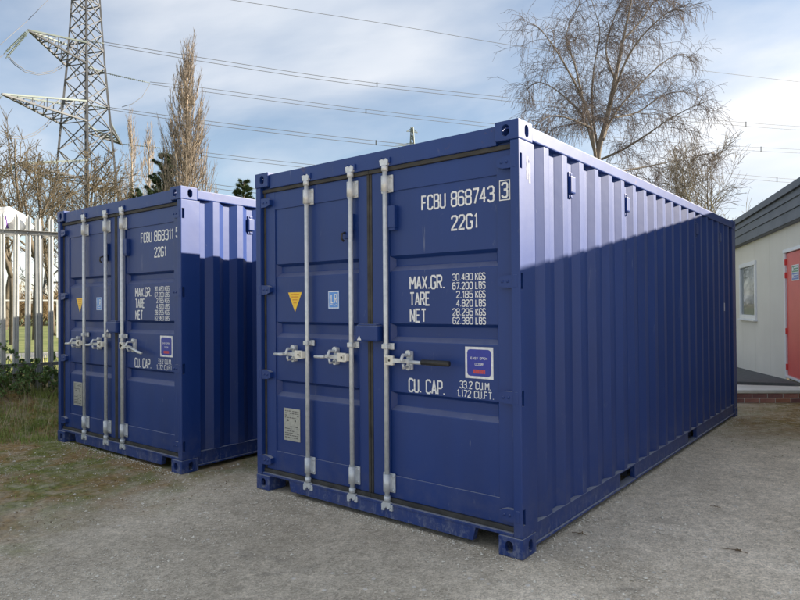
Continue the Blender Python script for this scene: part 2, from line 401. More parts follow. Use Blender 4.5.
# ------------------------------------------------------------------ lettering: narrow technical strokes
def arc_box(c=0.10, w=0.42): return [(c, 0), (w - c, 0), (w, c), (w, 1 - c), (w - c, 1), (c, 1), (0, 1 - c), (0, c), (c, 0)]
W_ = 0.42
GL = {
 '0': [arc_box()], 'O': [arc_box()],
 '1': [[(0.04, 0.80), (0.17, 1), (0.17, 0)]],
 '2': [[(0, .80), (0, .9), (.10, 1), (.32, 1), (W_, .9), (W_, .68), (.0, .06), (0, 0), (W_, 0)]],
 '3': [[(0, .84), (0, .9), (.10, 1), (.32, 1), (W_, .9), (W_, .64), (.33, .54), (.12, .54)], [(.33, .54), (W_, .44), (W_, .1), (.32, 0), (.10, 0), (0, .1), (0, .16)]],
 '4': [[(.30, 0), (.30, 1)], [(.30, 1), (0, .30), (.44, .30)]],
 '5': [[(W_ - .02, 1), (.03, 1), (.0, .56), (.10, .62), (.32, .62), (W_, .52), (W_, .1), (.32, 0), (.10, 0), (0, .1), (0, .16)]],
 '6': [[(W_, .84), (W_, .9), (.32, 1), (.10, 1), (0, .9), (0, .1), (.10, 0), (.32, 0), (W_, .1), (W_, .47), (.32, .57), (.03, .57)]],
 '7': [[(0, 1), (W_, 1), (W_, .92), (.14, 0)]],
 '8': [[(.10, .54), (0, .64), (0, .9), (.10, 1), (.32, 1), (W_, .9), (W_, .64), (.32, .54), (.10, .54)], [(.10, .54), (0, .44), (0, .1), (.10, 0), (.32, 0), (W_, .1), (W_, .44), (.32, .54)]],
 '9': [[(0, .16), (0, .1), (.10, 0), (.32, 0), (W_, .1), (W_, .9), (.32, 1), (.10, 1), (0, .9), (0, .53), (.10, .43), (.39, .43)]],
 'A': [[(0, 0), (.21, 1)], [(.21, 1), (.42, 0)], [(.08, .28), (.34, .28)]],
 'B': [[(0, 0), (0, 1), (.30, 1), (.40, .91), (.40, .63), (.31, .54), (.04, .54)], [(.31, .54), (W_, .44), (W_, .1), (.32, 0), (.04, 0)]],
 'C': [[(W_, .82), (W_, .9), (.32, 1), (.10, 1), (0, .9), (0, .1), (.10, 0), (.32, 0), (W_, .1), (W_, .18)]],
 'D': [[(0, 0), (0, 1), (.30, 1), (W_, .88), (W_, .12), (.30, 0), (0.04, 0)]],
 'E': [[(W_ - .03, 1), (0, 1), (0, 0), (W_ - .03, 0)], [(.04, .53), (.34, .53)]],
 'F': [[(W_ - .03, 1), (0, 1), (0, 0)], [(.04, .53), (.34, .53)]],
 'G': [[(W_, .82), (W_, .9), (.32, 1), (.10, 1), (0, .9), (0, .1), (.10, 0), (.32, 0), (W_, .1), (W_, .46), (.24, .46)]],
 'K': [[(0, 0), (0, 1)], [(W_, 1), (.03, .42)], [(.14, .57), (W_, 0)]],
 'L': [[(0, 1), (0, 0), (W_ - .05, 0)]],
 'M': [[(0, 0), (0, 1)], [(0, 1), (.26, .36)], [(.26, .36), (.52, 1)], [(.52, 1), (.52, 0)]],
 'N': [[(0, 0), (0, 1)], [(0, 1), (W_, 0)], [(W_, 0), (W_, 1)]],
 'P': [[(0, 0), (0, 1), (.32, 1), (W_, .9), (W_, .56), (.32, .46), (.04, .46)]],
 'R': [[(0, 0), (0, 1), (.32, 1), (W_, .9), (W_, .60), (.32, .50), (.04, .50)], [(.20, .50), (W_, 0)]],
 'S': [[(W_, .84), (W_, .9), (.32, 1), (.10, 1), (0, .9), (0, .65), (.10, .55), (.32, .50), (W_, .40), (W_, .1), (.32, 0), (.10, 0), (0, .1), (0, .16)]],
 'T': [[(0, 1), (.44, 1)], [(.22, .97), (.22, 0)]],
 'U': [[(0, 1), (0, .1), (.10, 0), (.32, 0), (W_, .1), (W_, 1)]],
 'V': [[(0, 1), (.21, 0), (.42, 1)]],
 'X': [[(0, 0), (.42, 1)], [(0, 1), (.42, 0)]],
 'Y': [[(0, 1), (.21, .5), (.42, 1)], [(.21, .52), (.21, 0)]],
 '.': [[(.04, 0), (.04, .10)]], ' ': [],
}
GW = {'M': .52, '.': .10, ' ': .22, '1': .20, 'T': .44, '4': .44}
def ribbon(mb, pts, w, put, depth):
    """mitred flat stroke; put(x, z, depth) -> 3D"""
    closed = len(pts) > 3 and pts[0] == pts[-1]
    P = [Vector(p) for p in (pts[:-1] if closed else pts)]
    n = len(P); L_ = []; R_ = []
    for i, p in enumerate(P):
        a = P[i - 1] if (closed or i > 0) else None
        b = P[(i + 1) % n] if (closed or i < n - 1) else None
        d1 = (p - a).normalized() if a is not None else None
        d2 = (b - p).normalized() if b is not None else None
        if d1 is None: d1 = d2
        if d2 is None: d2 = d1
        n1 = Vector((-d1.y, d1.x)); n2 = Vector((-d2.y, d2.x))
        m_ = n1 + n2
        if m_.length < 1e-4: m_ = n1.copy()
        m_.normalize()
        k_ = min(1.7, 1.0 / max(0.3, m_.dot(n1)))
        L_.append(p + m_ * (w / 2 * k_)); R_.append(p - m_ * (w / 2 * k_))
    vs2 = [put(q.x, q.y, depth) for q in L_] + [put(q.x, q.y, depth) for q in R_]
    rng = range(n if closed else n - 1)
    mb.add(vs2, [(i, n + i, n + (i + 1) % n, (i + 1) % n) for i in rng])
def text_width(t, gap=0.17): return sum(GW.get(c, W_) + gap for c in t) - gap
def lettering(mb, t, u0, u1, z0, z1, v, thick=0.125, gap=0.17):
    """text between u0 and u1 on a face at depth v looking towards -y"""
    h = (z1 - z0) * (1 - thick * 0.9); zb = z0 + (z1 - z0) * thick * 0.45
    sx = (u1 - u0) / (text_width(t, gap) + thick * .8)
    x = thick * .4; k = 0
    for c in t:
        for st in GL.get(c, []):
            ribbon_pts = [((x + p[0]) * sx, p[1] * h) for p in st]
            ribbon(mb, ribbon_pts, thick * (z1 - z0) * min(1.0, sx / h * 1.05), lambda a, b, dd: (u0 + a, dd, zb + b), v - 0.0003 * (k % 3))
            k += 1
        x += GW.get(c, W_) + gap
    return mb

# ------------------------------------------------------------------ shipping containers
CW, CL, CH = 2.438, 6.058, 2.591
OFF = Vector((-CW / 2, -CL / 2, 0))
cache = {}
def part(key, name, make, m, parent):
    """one mesh per key, shared by both containers; make() gives an MB or a mesh"""
    if key not in cache:
        r = make()
        if isinstance(r, MB): r = r.mesh(name, m, OFF)
        cache[key] = r
    return link(name, cache[key], parent)

def oval(cx, cy, rx, ry, n=20): return [(cx + rx * math.cos(2 * math.pi * i / n), cy + ry * math.sin(2 * math.pi * i / n)) for i in range(n)]
def slot(cx, cy, w, h, n=7):
    """stadium with its long side vertical"""
    r = w / 2; o = []
    for i in range(n + 1): a = math.pi * i / n; o.append((cx + r * math.cos(a), cy + h / 2 - r + r * math.sin(a)))
    for i in range(n + 1): a = math.pi + math.pi * i / n; o.append((cx + r * math.cos(a), cy - h / 2 + r + r * math.sin(a)))
    return o
def casting_meshes():
    """corner block, outer faces at x=0 (right), y=0 (front), z=0 (bottom) for the lower front right corner"""
    a, b, c = 0.162, 0.178, 0.118
    body = MB().box(-a, 0, 0, b, 0, c, 0.007).mesh('casting', None)
    cav = MB().box(-a + .028, -.022, .028, b - .022, .026, c - .026).mesh('c', None)
    front = MB().prism(slot(-0.089, c / 2, 0.052, 0.072), -0.02, 0.05, 'y').mesh('c', None)
    side = MB().prism(slot(0.100, c / 2, 0.050, 0.076), -0.05, 0.02, 'x').mesh('c', None)
    bot = MB().prism([(p[1] - 0.0 - 0.081, p[0] + 0.089) for p in slot(0, 0, 0.06, 0.11)], -0.02, 0.05, 'z').mesh('c', None)
    me = cut(body, [cav, front, side, bot])
    me.materials.clear(); me.materials.append(M['blue'])
    return me
CAST = casting_meshes()
def casting_at(sx, sy, sz):
    me = CAST.copy()
    me.transform(Matrix.Diagonal((sx, sy, sz, 1)))
    if sx * sy * sz < 0: me.flip_normals()
    me.transform(Matrix.Translation(Vector((CW if sx > 0 else 0, 0 if sy > 0 else CL, 0 if sz > 0 else CH)) + OFF))
    return me

OUT0, PITCH = 0.352, 0.278
def wall_profile():
    """(y, depth behind the outer flat) of the corrugated sheet"""
    pr = [(0.196, 0.036), (0.284, 0.036)]
    for k in range(20):
        s = OUT0 + PITCH * k
        pr += [(s - 0.066, 0.0345), (s - 0.062, 0.032), (s - 0.005, 0.0035), (s, 0.0007), (s + 0.004, 0.0), (s + 0.068, 0.0), (s + 0.072, 0.0007), (s + 0.077, 0.0035),
               (s + 0.134, 0.032), (s + 0.138, 0.0345), (s + 0.142, 0.036)]
        if k < 19: pr.append((s + 0.208, 0.036))
    pr += [(5.774, 0.036), (5.862, 0.036)]
    return [p for i, p in enumerate(pr) if i == 0 or p[0] > pr[i - 1][0] + 1e-4]
def side_wall(right):
    b = MB()
    pr = wall_profile()
    poly = [((CW - 0.011 - d) if right else (0.011 + d), y) for y, d in pr]
    back = [((CW - 0.0495) if right else 0.0495, y) for y, d in pr]
    b.sheet(poly, 0.166, 2.492, 'z'); b.sheet(back, 0.166, 2.492, 'z')
    return b
def post(right):
    b = MB()
    x0, x1 = (CW - 0.062, CW - 0.003) if right else (0.003, 0.062)
    b.box(x0, x1, 0.006, 0.206, 0.1185, CH - 0.1185, 0.006)
    me = b.mesh('corner_post', None, OFF)
    cs_ = []
    for z in HZ:
        xs = (CW - 0.03, CW + 0.03) if right else (-0.03, 0.03)
        cs_.append(MB().box(xs[0], xs[1], 0.016, 0.044, z - 0.046, z + 0.046).mesh('c', None, OFF))
    me = cut(me, cs_)
    me.materials.clear(); me.materials.append(M['blue'])
    return me
HZ = (2.345, 1.632, 0.940, 0.242)
FRAME, PANEL, TROUGH = 0.044, 0.054, 0.090
TR = ((1.838, 1.728), (1.372, 1.243), (0.902, 0.768))
def door_sheet(u0, u1, p0, p1):
    b = MB()
    zt, zb, pt, pb = 2.428, 0.170, 2.284, 0.324
    b.box(u0, p0, FRAME, 0.10, zb, zt, 0.003); b.box(p1, u1, FRAME, 0.10, zb, zt, 0.003)
    b.box(p0 - .002, p1 + .002, FRAME + .0015, 0.098, pt, zt - .001, 0.003); b.box(p0 - .002, p1 + .002, FRAME + .0015, 0.098, zb + .001, pb, 0.003)
    pr = [(PANEL, pt + .004)]
    for za, zb_ in TR:
        pr += [(PANEL, za), (TROUGH - .002, za - 0.020), (TROUGH, za - 0.024), (TROUGH, zb_ + 0.042), (TROUGH - .003, zb_ + 0.036), (PANEL + .002, zb_ + .004), (PANEL, zb_ - .002)]
    pr.append((PANEL, pb - .004))
    # the pressed panel, troughs closed by sloping ends
    e = 0.030
    n = len(pr)
    L0 = [(p0, y, z) for y, z in pr]; R0 = [(p1, y, z) for y, z in pr]
    L1 = [(p0 + (e if y > PANEL + .01 else 0.0005), y, z) for y, z in pr]; R1 = [(p1 - (e if y > PANEL + .01 else 0.0005), y, z) for y, z in pr]
    b.add(L1 + R1, [(i, i + 1, n + i + 1, n + i) for i in range(n - 1)])
    for side in (p0, p1):
        s_ = 1 if side == p0 else -1
        for za, zb_ in TR:
            b.add([(side, PANEL, za), (side + s_ * e, TROUGH - .002, za - .020), (side + s_ * e, TROUGH, za - .024), (side + s_ * e, TROUGH, zb_ + .042), (side + s_ * e, TROUGH - .003, zb_ + .036), (side, PANEL, zb_ - .002)],
                  [(0, 1, 2, 3, 4, 5)])
    return b
def hinge(right, z):
    b = MB()
    if right: u0, u1, r0 = CW - 0.158, CW - 0.046, CW - 0.022
    else: u0, u1, r0 = 0.170, 0.046, 0.022
    a, c = min(u0, u1), max(u0, u1)
    b.prism([(u0, z - .022), (u0, z + .022), (u0 + (u1 - u0) * .35, z + .036), (u1, z + .038), (u1, z - .038), (u0 + (u1 - u0) * .35, z - .036)], 0.010, 0.0435, 'y')
    b.box(min(u1, r0) - .002, max(u1, r0), 0.004, 0.034, z - .038, z + .038, .004)
    b.tube([(r0 + (-.006 if right else .006), 0.020, z - .06), (r0 + (-.006 if right else .006), 0.020, z + .06)], 0.012, 10)
    for t_ in (.3, .62):
        b.tube([(u0 + (u1 - u0) * t_, 0.011, z + .0), (u0 + (u1 - u0) * t_, 0.006, z)], 0.008, 8)
    return b
def gasket(u0, u1, top):
    b = MB()
    if top: b.box(u0, u1, 0.030, 0.075, 2.4285, 2.456, .004)
    else: b.box(u0, u1, 0.030, 0.075, 0.1400, 0.1695, .004)
    return b
RV = 0.012
def rod(u):
    b = MB(); b.tube([(u, RV, 0.150), (u, RV, 2.43)], 0.0168, 14)
    b.tube([(u, RV, 2.425), (u, RV, 2.462)], 0.024, 12); b.tube([(u, RV, 0.150), (u, RV, 0.185)], 0.024, 12)
    for z in (2.292, 2.382, 0.328, 0.232): b.tube([(u, RV, z - .007), (u, RV, z + .007)], 0.0225, 12)
    return b
def bracket(u, z0, z1):
    b = MB()
    b.box(u - .052, u + .052, 0.034, 0.0435, z0, z1, .003)
    zz = [z0 + .008, z1 - .008]
    b.tube([(u, RV, zz[0]), (u, RV, zz[1])], .0265, 14)
    b.box(u - .0255, u + .0255, RV, 0.0345, zz[0] + .004, zz[1] - .004, .003)
    for du in (-.041, .041):
        for z in (z0 + .02, z1 - .02): b.tube([(u + du, 0.035, z), (u + du, 0.027, z)], 0.0075, 8)
    return b
def mid_guide(u):
    b = MB(); z = 1.213
    b.box(u - .045, u + .052, 0.032, 0.0435, z - .022, z + .022, .003); b.box(u - .024, u + .024, RV - .023, 0.032, z - .017, z + .017, .006)
    return b
def cam_lock(u, top):
    b = MB()
    z = 2.490 if top else 0.118
    s_ = 1 if top else -1
    b.prism([(u - .030, z - s_ * .028), (u + .034, z - s_ * .028), (u + .040, z + s_ * .004), (u + .016, z + s_ * .020), (u + .004, z - s_ * .002), (u - .012, z + s_ * .016), (u - .038, z + s_ * .010)], -0.002, 0.022, 'y')
    b.tube([(u, RV, z - s_ * .035), (u, RV, z + s_ * .012)], 0.013, 10)
    return b
def keeper(u, top):
    b = MB(); z = 2.494 if top else 0.108
    b.box(u - .045, u - .022, 0.000, 0.030, z - .024, z + .024, .004); b.box(u + .022, u + .050, 0.004, 0.030, z - .020, z + .022, .004)
    b.box(u - .05, u + .05, 0.024, 0.0305, z - .03, z + .03, .002)
    return b
def handle(u, s_, tilt=0.0, end=.40):
    """s_ -1 points to the left, +1 to the right"""
    b = MB(); z = 1.122
    p = [(u, -0.020, z), (u + s_ * .10, -0.022, z + .003), (u + s_ * .20, -0.028, z + tilt * .3), (u + s_ * (end - .07), -0.030, z + tilt)]
    b.prism([(u + s_ * .016, z - .014), (u + s_ * .20, z - .010 + tilt * .3), (u + s_ * .20, z + .014 + tilt * .3), (u + s_ * .016, z + .016)], -0.024, -0.014, 'y')
    b.tube([p[2], p[3], (u + s_ * end, -.030, z + tilt * 1.2)], [.0125, .0125, .0115], 10)
    return b
def hub(u, s_):
    b = MB(); z = 1.122
    b.box(min(u, u + s_ * .050) - .022, max(u, u + s_ * .050) + .006, -0.026, -0.006, z - .032, z + .032, .004)
    b.box(u - .02, u + .02, -.026, .030, z - .026, z + .026, .006)
    return b
def hub_hole(u, s_):
    b = MB(); z = 1.122
    b.tube([(u + s_ * .026, -.0285, z), (u + s_ * .026, -.02, z)], .0085, 10); return b
def grip(u, s_):
    b = MB(); z = 1.122
    b.tube([(u + s_ * .305, -.030, z + .002), (u + s_ * .52, -.030, z + .002)], [.0185, .0185], 12); return b
def retainer(u):
    b = MB(); z = 1.125
    b.box(u - .022, u + .022, 0.030, 0.0535, z - .062, z + .062, .004)
    b.tube([(u - .002, .03, z + .034), (u - .006, -.030, z + .038), (u - .004, -.046, z + .012), (u + .002, -.046, z - .008)], .011, 8)
    b.prism(oval(u, z + .046, .024, .022, 12), 0.016, 0.031, 'y'); b.prism(oval(u, z - .046, .021, .020, 12), 0.016, 0.031, 'y')
    b.tube([(u, .03, z - .046), (u + .002, -.034, z - .046), (u + .004, -.040, z - .02)], .009, 8)
    return b
def make_vent(right, y):
    b = MB()
    x = CW if right else 0.0; s_ = 1 if right else -1
    # hooded ventilator lying in an inner flat
    x0 = x - s_ * 0.0465
    def bx(o0, o1, ya, yb, za, zb, bev=.004):
        a, c = sorted((x0 + s_ * o0, x0 + s_ * o1)); b.box(a, c, ya, yb, za, zb, bev)
    bx(0, .034, y - .030, y + .044, 2.255, 2.375, .010)
    bx(0, .012, y - .020, y + .035, 2.225, 2.405, .004)
    for z in (2.238, 2.392): bx(.010, .018, y - .004, y + .014, z - .008, z + .008, .003)
    return b
def container(name, x, y, yaw, label, number, check, black_grip):
    c, s_ = math.cos(yaw), math.sin(yaw)
    loc = Vector((x - c * CW / 2 - s_ * CL / 2, y - s_ * CW / 2 + c * CL / 2, 0.0))
    root = empty(name, loc, yaw)
    tag(root, label, 'shipping container', 'blue shipping containers')
    B = M['blue']
    for sx in (1, -1):
        for sy in (1, -1):
            for sz in (1, -1):
                part(('cast', sx, sy, sz), 'corner_casting', lambda: casting_at(sx, sy, sz), B, root)
    for right in (True, False):
        part(('post', right), 'corner_post', lambda: post(right), B, root)
        xo = (lambda a, b_: (CW - b_, CW - a)) if right else (lambda a, b_: (a, b_))
        def rear_post():
            m = MB(); m.box(*xo(0.003, 0.062), CL - 0.200, CL - 0.006, .1185, CH - .1185, .006); return m
        part(('rpost', right), 'corner_post', rear_post, B, root)
        def top_rail():
            m = MB(); m.box(*xo(0.0045, 0.064), 0.178, CL - 0.178, 2.489, 2.574, .008); return m
        part(('trail', right), 'top_rail', top_rail, B, root)
        def bottom_rail():
            m = MB()
            for a, b_ in ((0.178, 1.66), (2.00, 3.66), (4.00, CL - 0.178)):
                m.box(*xo(0.016, 0.055), a, b_, 0.052, 0.1655, .004)
                m.box(*xo(0.003, 0.080), a, b_, 0.036, 0.0515, .004)
            for a, b_ in ((1.66, 2.00), (3.66, 4.00)):
                m.box(*xo(0.018, 0.055), a, b_, 0.1485, 0.1655, .003); m.box(*xo(0.004, 0.080), a, b_, 0.034, 0.046, .003)
            m.box(*xo(0.008, 0.06), 0.206, CL - .206, 0.1600, 0.1672, .002)
            return m
        part(('brail', right), 'bottom_rail', bottom_rail, B, root)
        part(('wall', right), 'side_wall', lambda: side_wall(right), B, root)
        for k in (0, 4, 12, 16):
            yv = 0.527 + PITCH * (k + 1)
            part(('vent', right, k), 'vent', lambda: make_vent(right, yv), B, root)
    def header():
        m = MB(); m.box(.1625, CW - .1625, 0.018, 0.09, 2.4565, 2.573, .006); m.box(.062, CW - .062, .05, .09, 2.43, 2.472, .002); return m
    part('header', 'door_header', header, B, root)
    def sill():
        m = MB()
        m.box(.065, CW - .065, 0.012, 0.16, 0.1190, 0.1385, .004)
        m.prism([(.385, .118), (.405, .036), (CW - .352, .036), (CW - .332, .118)], 0.016, 0.06, 'y'); return m
    part('sill', 'door_sill', sill, B, root)
    def roof():
        m = MB(); pr = [(0.09, 2.566)]
        for k in range(28):
            y0 = 0.16 + k * 0.205; pr += [(y0, 2.566), (y0 + .03, 2.548), (y0 + .10, 2.548), (y0 + .13, 2.566)]
        pr.append((CL - .06, 2.566))
        m.sheet(pr, .062, CW - .062, 'x'); return m
    part('roof', 'roof', roof, B, root)
    def back():
        m = MB(); m.box(.062, CW - .062, CL - .06, CL - .02, .12, 2.57, .003)
        for k in range(8): m.box(.2 + k * .27, .31 + k * .27, CL - .02, CL - .006, .17, 2.45, .004)
        return m
    part('back', 'end_wall', back, B, root)
    def under():
        m = MB(); m.box(.07, CW - .07, .161, CL - .08, .155, .185)
        for k in range(16): m.box(.081, CW - .081, .30 + k * .355, .345 + k * .355, .06, .155)
        for y_ in (1.66, 2.0, 3.66, 4.0): m.box(.081, CW - .081, y_ - .004, y_ + .004, .05, .155)
        return m
    part('under', 'underframe', under, M['floor_steel'], root)
    if black_grip:
        def res():
            m = MB(); x_ = CW - .0028
            for y0, y1, z0, z1 in ((.096, .122, 2.245, 2.385), (.127, .150, 2.225, 2.375)): m.box(x_, x_ + .0006, y0, y1, z0, z1)
            return m
        part('residue', 'label_residue', res, M['residue'], root)['kind'] = 'stuff'
        part('smallst', 'small_label', lambda: MB().box(CW - .0105, CW - .0098, 5.372, 5.412, 1.40, 1.50), M['white_print'], root)
    # doors
    for di, (u0, u1, p0, p1) in enumerate(((.088, 1.208, .200, 1.120), (1.252, 2.362, 1.405, 2.263))):
        left = di == 0
        d = part(('door', di), 'door', lambda: door_sheet(u0, u1, p0, p1), B, root)
        d['label'] = 'left-hand door with two locking rods' if left else 'right-hand door with the white lettering'
        for top in (True, False):
            part(('gask', di, top), 'gasket', lambda: gasket(.064 if left else 1.2315, 1.2305 if left else CW - .064, top), M['rubber'], d)
        for gi, (ga, gb_, gy_) in enumerate(((1.2085, 1.2305, .036), (.0645, .0875, .040)) if left else ((1.2315, 1.2515, .040), (2.3625, CW - .0645, .040))):
            part(('gstrip', di, gi), 'gasket', lambda: MB().box(ga, gb_, gy_, .08, .170, 2.428, .004), M['rubber'], d)
        for i, z in enumerate(HZ): part(('hinge', di, i), 'hinge', lambda: hinge(not left, z), B, d)
        for u in ((.608, 1.072) if left else (1.399,)):
            part(('rod', u), 'lock_rod', lambda: rod(u), M['galv'], d)
            part(('br', u, 1), 'rod_bracket', lambda: bracket(u, 2.278, 2.398), M['galv'], d)
            part(('br', u, 0), 'rod_bracket', lambda: bracket(u, .208, .338), M['galv'], d)
            part(('mg', u), 'rod_guide', lambda: mid_guide(u), M['galv'], d)
            for top in (True, False):
                part(('cam', u, top), 'locking_cam', lambda: cam_lock(u, top), M['galv'], d)
                part(('keep', u, top), 'cam_keeper', lambda: keeper(u, top), B if top else M['galv'], d)
            hs = -1 if left else 1
            hu = {.608: .573, 1.072: 1.034, 1.399: 1.432}[u]
            tilt = -0.004 if black_grip else (-.012 if left else -.05)
            part(('han', u, black_grip), 'handle', lambda: handle(hu, hs, tilt, .30 if left else .40), M['galv'], d)
            part(('hub', u), 'handle_hub', lambda: hub(hu, hs), M['steel_white'], d)
            part(('hubh', u), 'hole_disc', lambda: hub_hole(hu, hs), M['black_grip'], d)  # black disc in place of a real hole, its inner shade put into the colour
            part(('ret', u), 'handle_retainer', lambda: retainer(hu + hs * .140 + (0.012 if not left else 0)), M['galv'], d)
            if not left and black_grip: part('grip', 'handle_grip', lambda: grip(hu, hs), M['black_grip'], d)
        if left:
            def lug():
                m = MB(); m.box(1.020, 1.075, .020, .0535, 2.045, 2.165, .003); m.box(.995, 1.050, .018, .0535, 1.985, 2.045, .005); return m
            part('lug', 'door_lug', lug, B, d)
            def hook():
                m = MB(); m.tube([(1.012, .018, 2.03), (1.006, -.01, 2.02), (1.004, -.012, 1.985), (1.012, .004, 1.965)], .008, 8); return m
            part('hook', 'hold_back_hook', hook, M['black_grip'], d)
            def tri():
                m = MB(); m.prism([(.346, 1.606), (.507, 1.606), (.427, 1.452)], PANEL - .002, PANEL - .0005, 'y'); return m
            part('tri', 'warning_triangle', tri, M['yellow'], d)
            def trip():
                m = MB()
                for zz, a in ((1.590, .048), (1.570, .04), (1.548, .028), (1.525, .018)): m.box(.427 - a, .427 + a, PANEL - .0030, PANEL - .0024, zz - .006, zz + .004)
                return m
            part('trip', 'triangle_print', trip, M['yellow_dark'], d)
            def lr():
                m = MB(); m.box(.798, .913, PANEL - .002, PANEL - .0005, 1.474, 1.610); return m
            part('lr', 'register_label', lr, M['label_blue'], d)
            def lrp():
                m = MB(); p = PANEL - .0026
                ribbon(m, [(.805, 1.481), (.906, 1.481), (.906, 1.603), (.805, 1.603), (.805, 1.481)], .006, lambda a, b_, dd: (a, dd, b_), p)
                lettering(m, 'L', .828, .856, 1.515, 1.585, p, .16); lettering(m, 'R', .862, .892, 1.515, 1.585, p - .0002, .13)
                ribbon(m, [(.824, 1.508), (.868, 1.500), (.894, 1.508)], .005, lambda a, b_, dd: (a, dd, b_), p - .0009)
                return m
            part('lrp', 'lettering', lrp, M['white_print'], d)
            def csc():
                m = MB(); m.box(.289, .480, PANEL - .006, PANEL - .0005, .426, .682, .002); return m
            part('csc', 'safety_plate', csc, M['plate'], d)
            def cscp():
                m = MB(); p = PANEL - .0068; q = random.Random(3)
                for r_ in range(13):
                    z = .662 - r_ * .0175; u = .304
                    if 4 <= r_ <= 6: continue
                    while u < .462:
                        w = q.uniform(.010, .030)
                        if q.random() < .8: m.box(u, min(u + w, .466), p, p + .0006, z - .004, z + .003)
                        u += w + .006
                for u in (.340, .425): m.tube([(u, p, .588), (u, p + .003, .588)], .009, 10)
                return m
            part('cscp', 'plate_print', cscp, M['plate_dark'], d)['kind'] = 'stuff'
        else:
            def lockbox():
                m = MB(); m.box(1.150, 1.352, -.030, .0435, 1.246, 1.356, .012); m.box(1.165, 1.34, -.022, .03, 1.3565, 1.366, .003)
                return m
            part('lockbox', 'lock_box', lockbox, B, d)
            def lbt():
                m = MB(); m.prism([(1.168, 1.252), (1.208, 1.252), (1.188, 1.284)], -.032, -.0305, 'y'); return m
            part('lbt', 'lock_box_mark', lbt, M['white_print'], d)
            def kb():
                m = MB(); m.box(1.420, 1.482, .012, .0535, 2.030, 2.182, .006); m.box(1.425, 1.478, .018, .0535, 2.012, 2.031, .003); return m
            part('kb', 'door_lug', kb, B, d)
            def t1():
                m = MB(); p = PANEL - .0015
                lettering(m, number[:4], 1.684, 1.879, 2.124, 2.225, p, .118); lettering(m, number[5:], 1.921, 2.240, 2.124, 2.225, p, .118); return m
            part(('num', number), 'registration_number', t1, M['white_print'], d)
            def t2():
                m = MB(); p = FRAME - .0015
                lettering(m, check, 2.297, 2.340, 2.136, 2.233, p)
                if black_grip: ribbon(m, [(2.284, 2.126), (2.353, 2.126), (2.353, 2.243), (2.284, 2.243), (2.284, 2.126)], .006, lambda a, b_, dd: (a, dd, b_), p - .001)
                return m
            part(('chk', check), 'check_digit', t2, M['white_print'], d)
            p = PANEL - .0015
            part('size', 'size_code', lambda: lettering(MB(), '22G1', 1.921, 2.119, 1.972, 2.070, p), M['white_print'], d)
            part('mg_', 'weight_heading', lambda: lettering(MB(), 'MAX.GR.', 1.578, 1.868, 1.600, 1.693, p, .125), M['white_print'], d)
            part('tare', 'weight_heading', lambda: lettering(MB(), 'TARE', 1.579, 1.748, 1.491, 1.584, p, .125), M['white_print'], d)
            part('net', 'weight_heading', lambda: lettering(MB(), 'NET', 1.579, 1.716, 1.379, 1.472, p, .125), M['white_print'], d)
            for i, (t_, k_) in enumerate((('30.480', 'KGS'), ('67.200', 'LBS'), ('2.185', 'KGS'), ('4.820', 'LBS'), ('28.295', 'KGS'), ('62.380', 'LBS'))):
                zt = 1.695 - i * .0555
                ua = 1.926 if len(t_) == 6 else 1.955
                def wl():
                    m = MB(); lettering(m, t_, ua, 2.080, zt - .046, zt, p, .13); lettering(m, k_, 2.098, 2.172, zt - .046, zt, p - .0002, .13); return m
                part(('wl', i), 'weight_figure', wl, M['white_print'], d)
            part('cu', 'volume_heading', lambda: lettering(MB(), 'CU. CAP.', 1.563, 1.863, .908, 1.004, p, .125), M['white_print'], d)
            part('v1', 'volume_figure', lambda: lettering(MB(), '33.2 CU.M.', 1.976, 2.205, .965, 1.014, p, .13), M['white_print'], d)
            part('v2', 'volume_figure', lambda: lettering(MB(), '1.172 CU.FT.', 1.954, 2.226, .910, .957, p, .13), M['white_print'], d)
            def st():
                m = MB(); m.box(2.019, 2.222, PANEL - .002, PANEL - .0005, 1.034, 1.231); return m
            part('st', 'door_sticker', st, M['white_print'], d)
            def st2():
                m = MB(); c_ = .02; a, b_, z0, z1 = 2.034, 2.207, 1.049, 1.216
                m.prism([(a + c_, z0), (b_ - c_, z0), (b_ - .006, z0 + .006), (b_, z0 + c_), (b_, z1 - c_), (b_ - .006, z1 - .006), (b_ - c_, z1), (a + c_, z1), (a + .006, z1 - .006), (a, z1 - c_), (a, z0 + c_), (a + .006, z0 + .006)], PANEL - .0030, PANEL - .0024, 'y'); return m
            part('st2', 'sticker_field', st2, M['sticker_blue'], d)
            def st3():
                m = MB(); lettering(m, 'EASY OPEN', 2.060, 2.182, 1.153, 1.168, PANEL - .0036, .16); lettering(m, 'DOOR', 2.090, 2.152, 1.116, 1.131, PANEL - .0036, .16); return m
            part('st3', 'lettering', st3, M['white_print'], d)
            def st4():
                m = MB()
                for i in range(6): m.box(2.080 + i * .0145, 2.0925 + i * .0145, PANEL - .0038, PANEL - .0032, 1.066, 1.090)
                return m
            part('st4', 'red_strip', st4, M['red_print'], d)
    return root

container('shipping_container', 0.0, 0.0, 0.0, 'nearer and larger-looking blue shipping container, numbered 868743, with a black handle grip', 'FCBU 868743', '3', True)
container('shipping_container', -3.3008, -0.1505, 0.0158, 'blue shipping container numbered 868311, standing next to the grey spiked fence', 'FCBU 868311', '5', False)

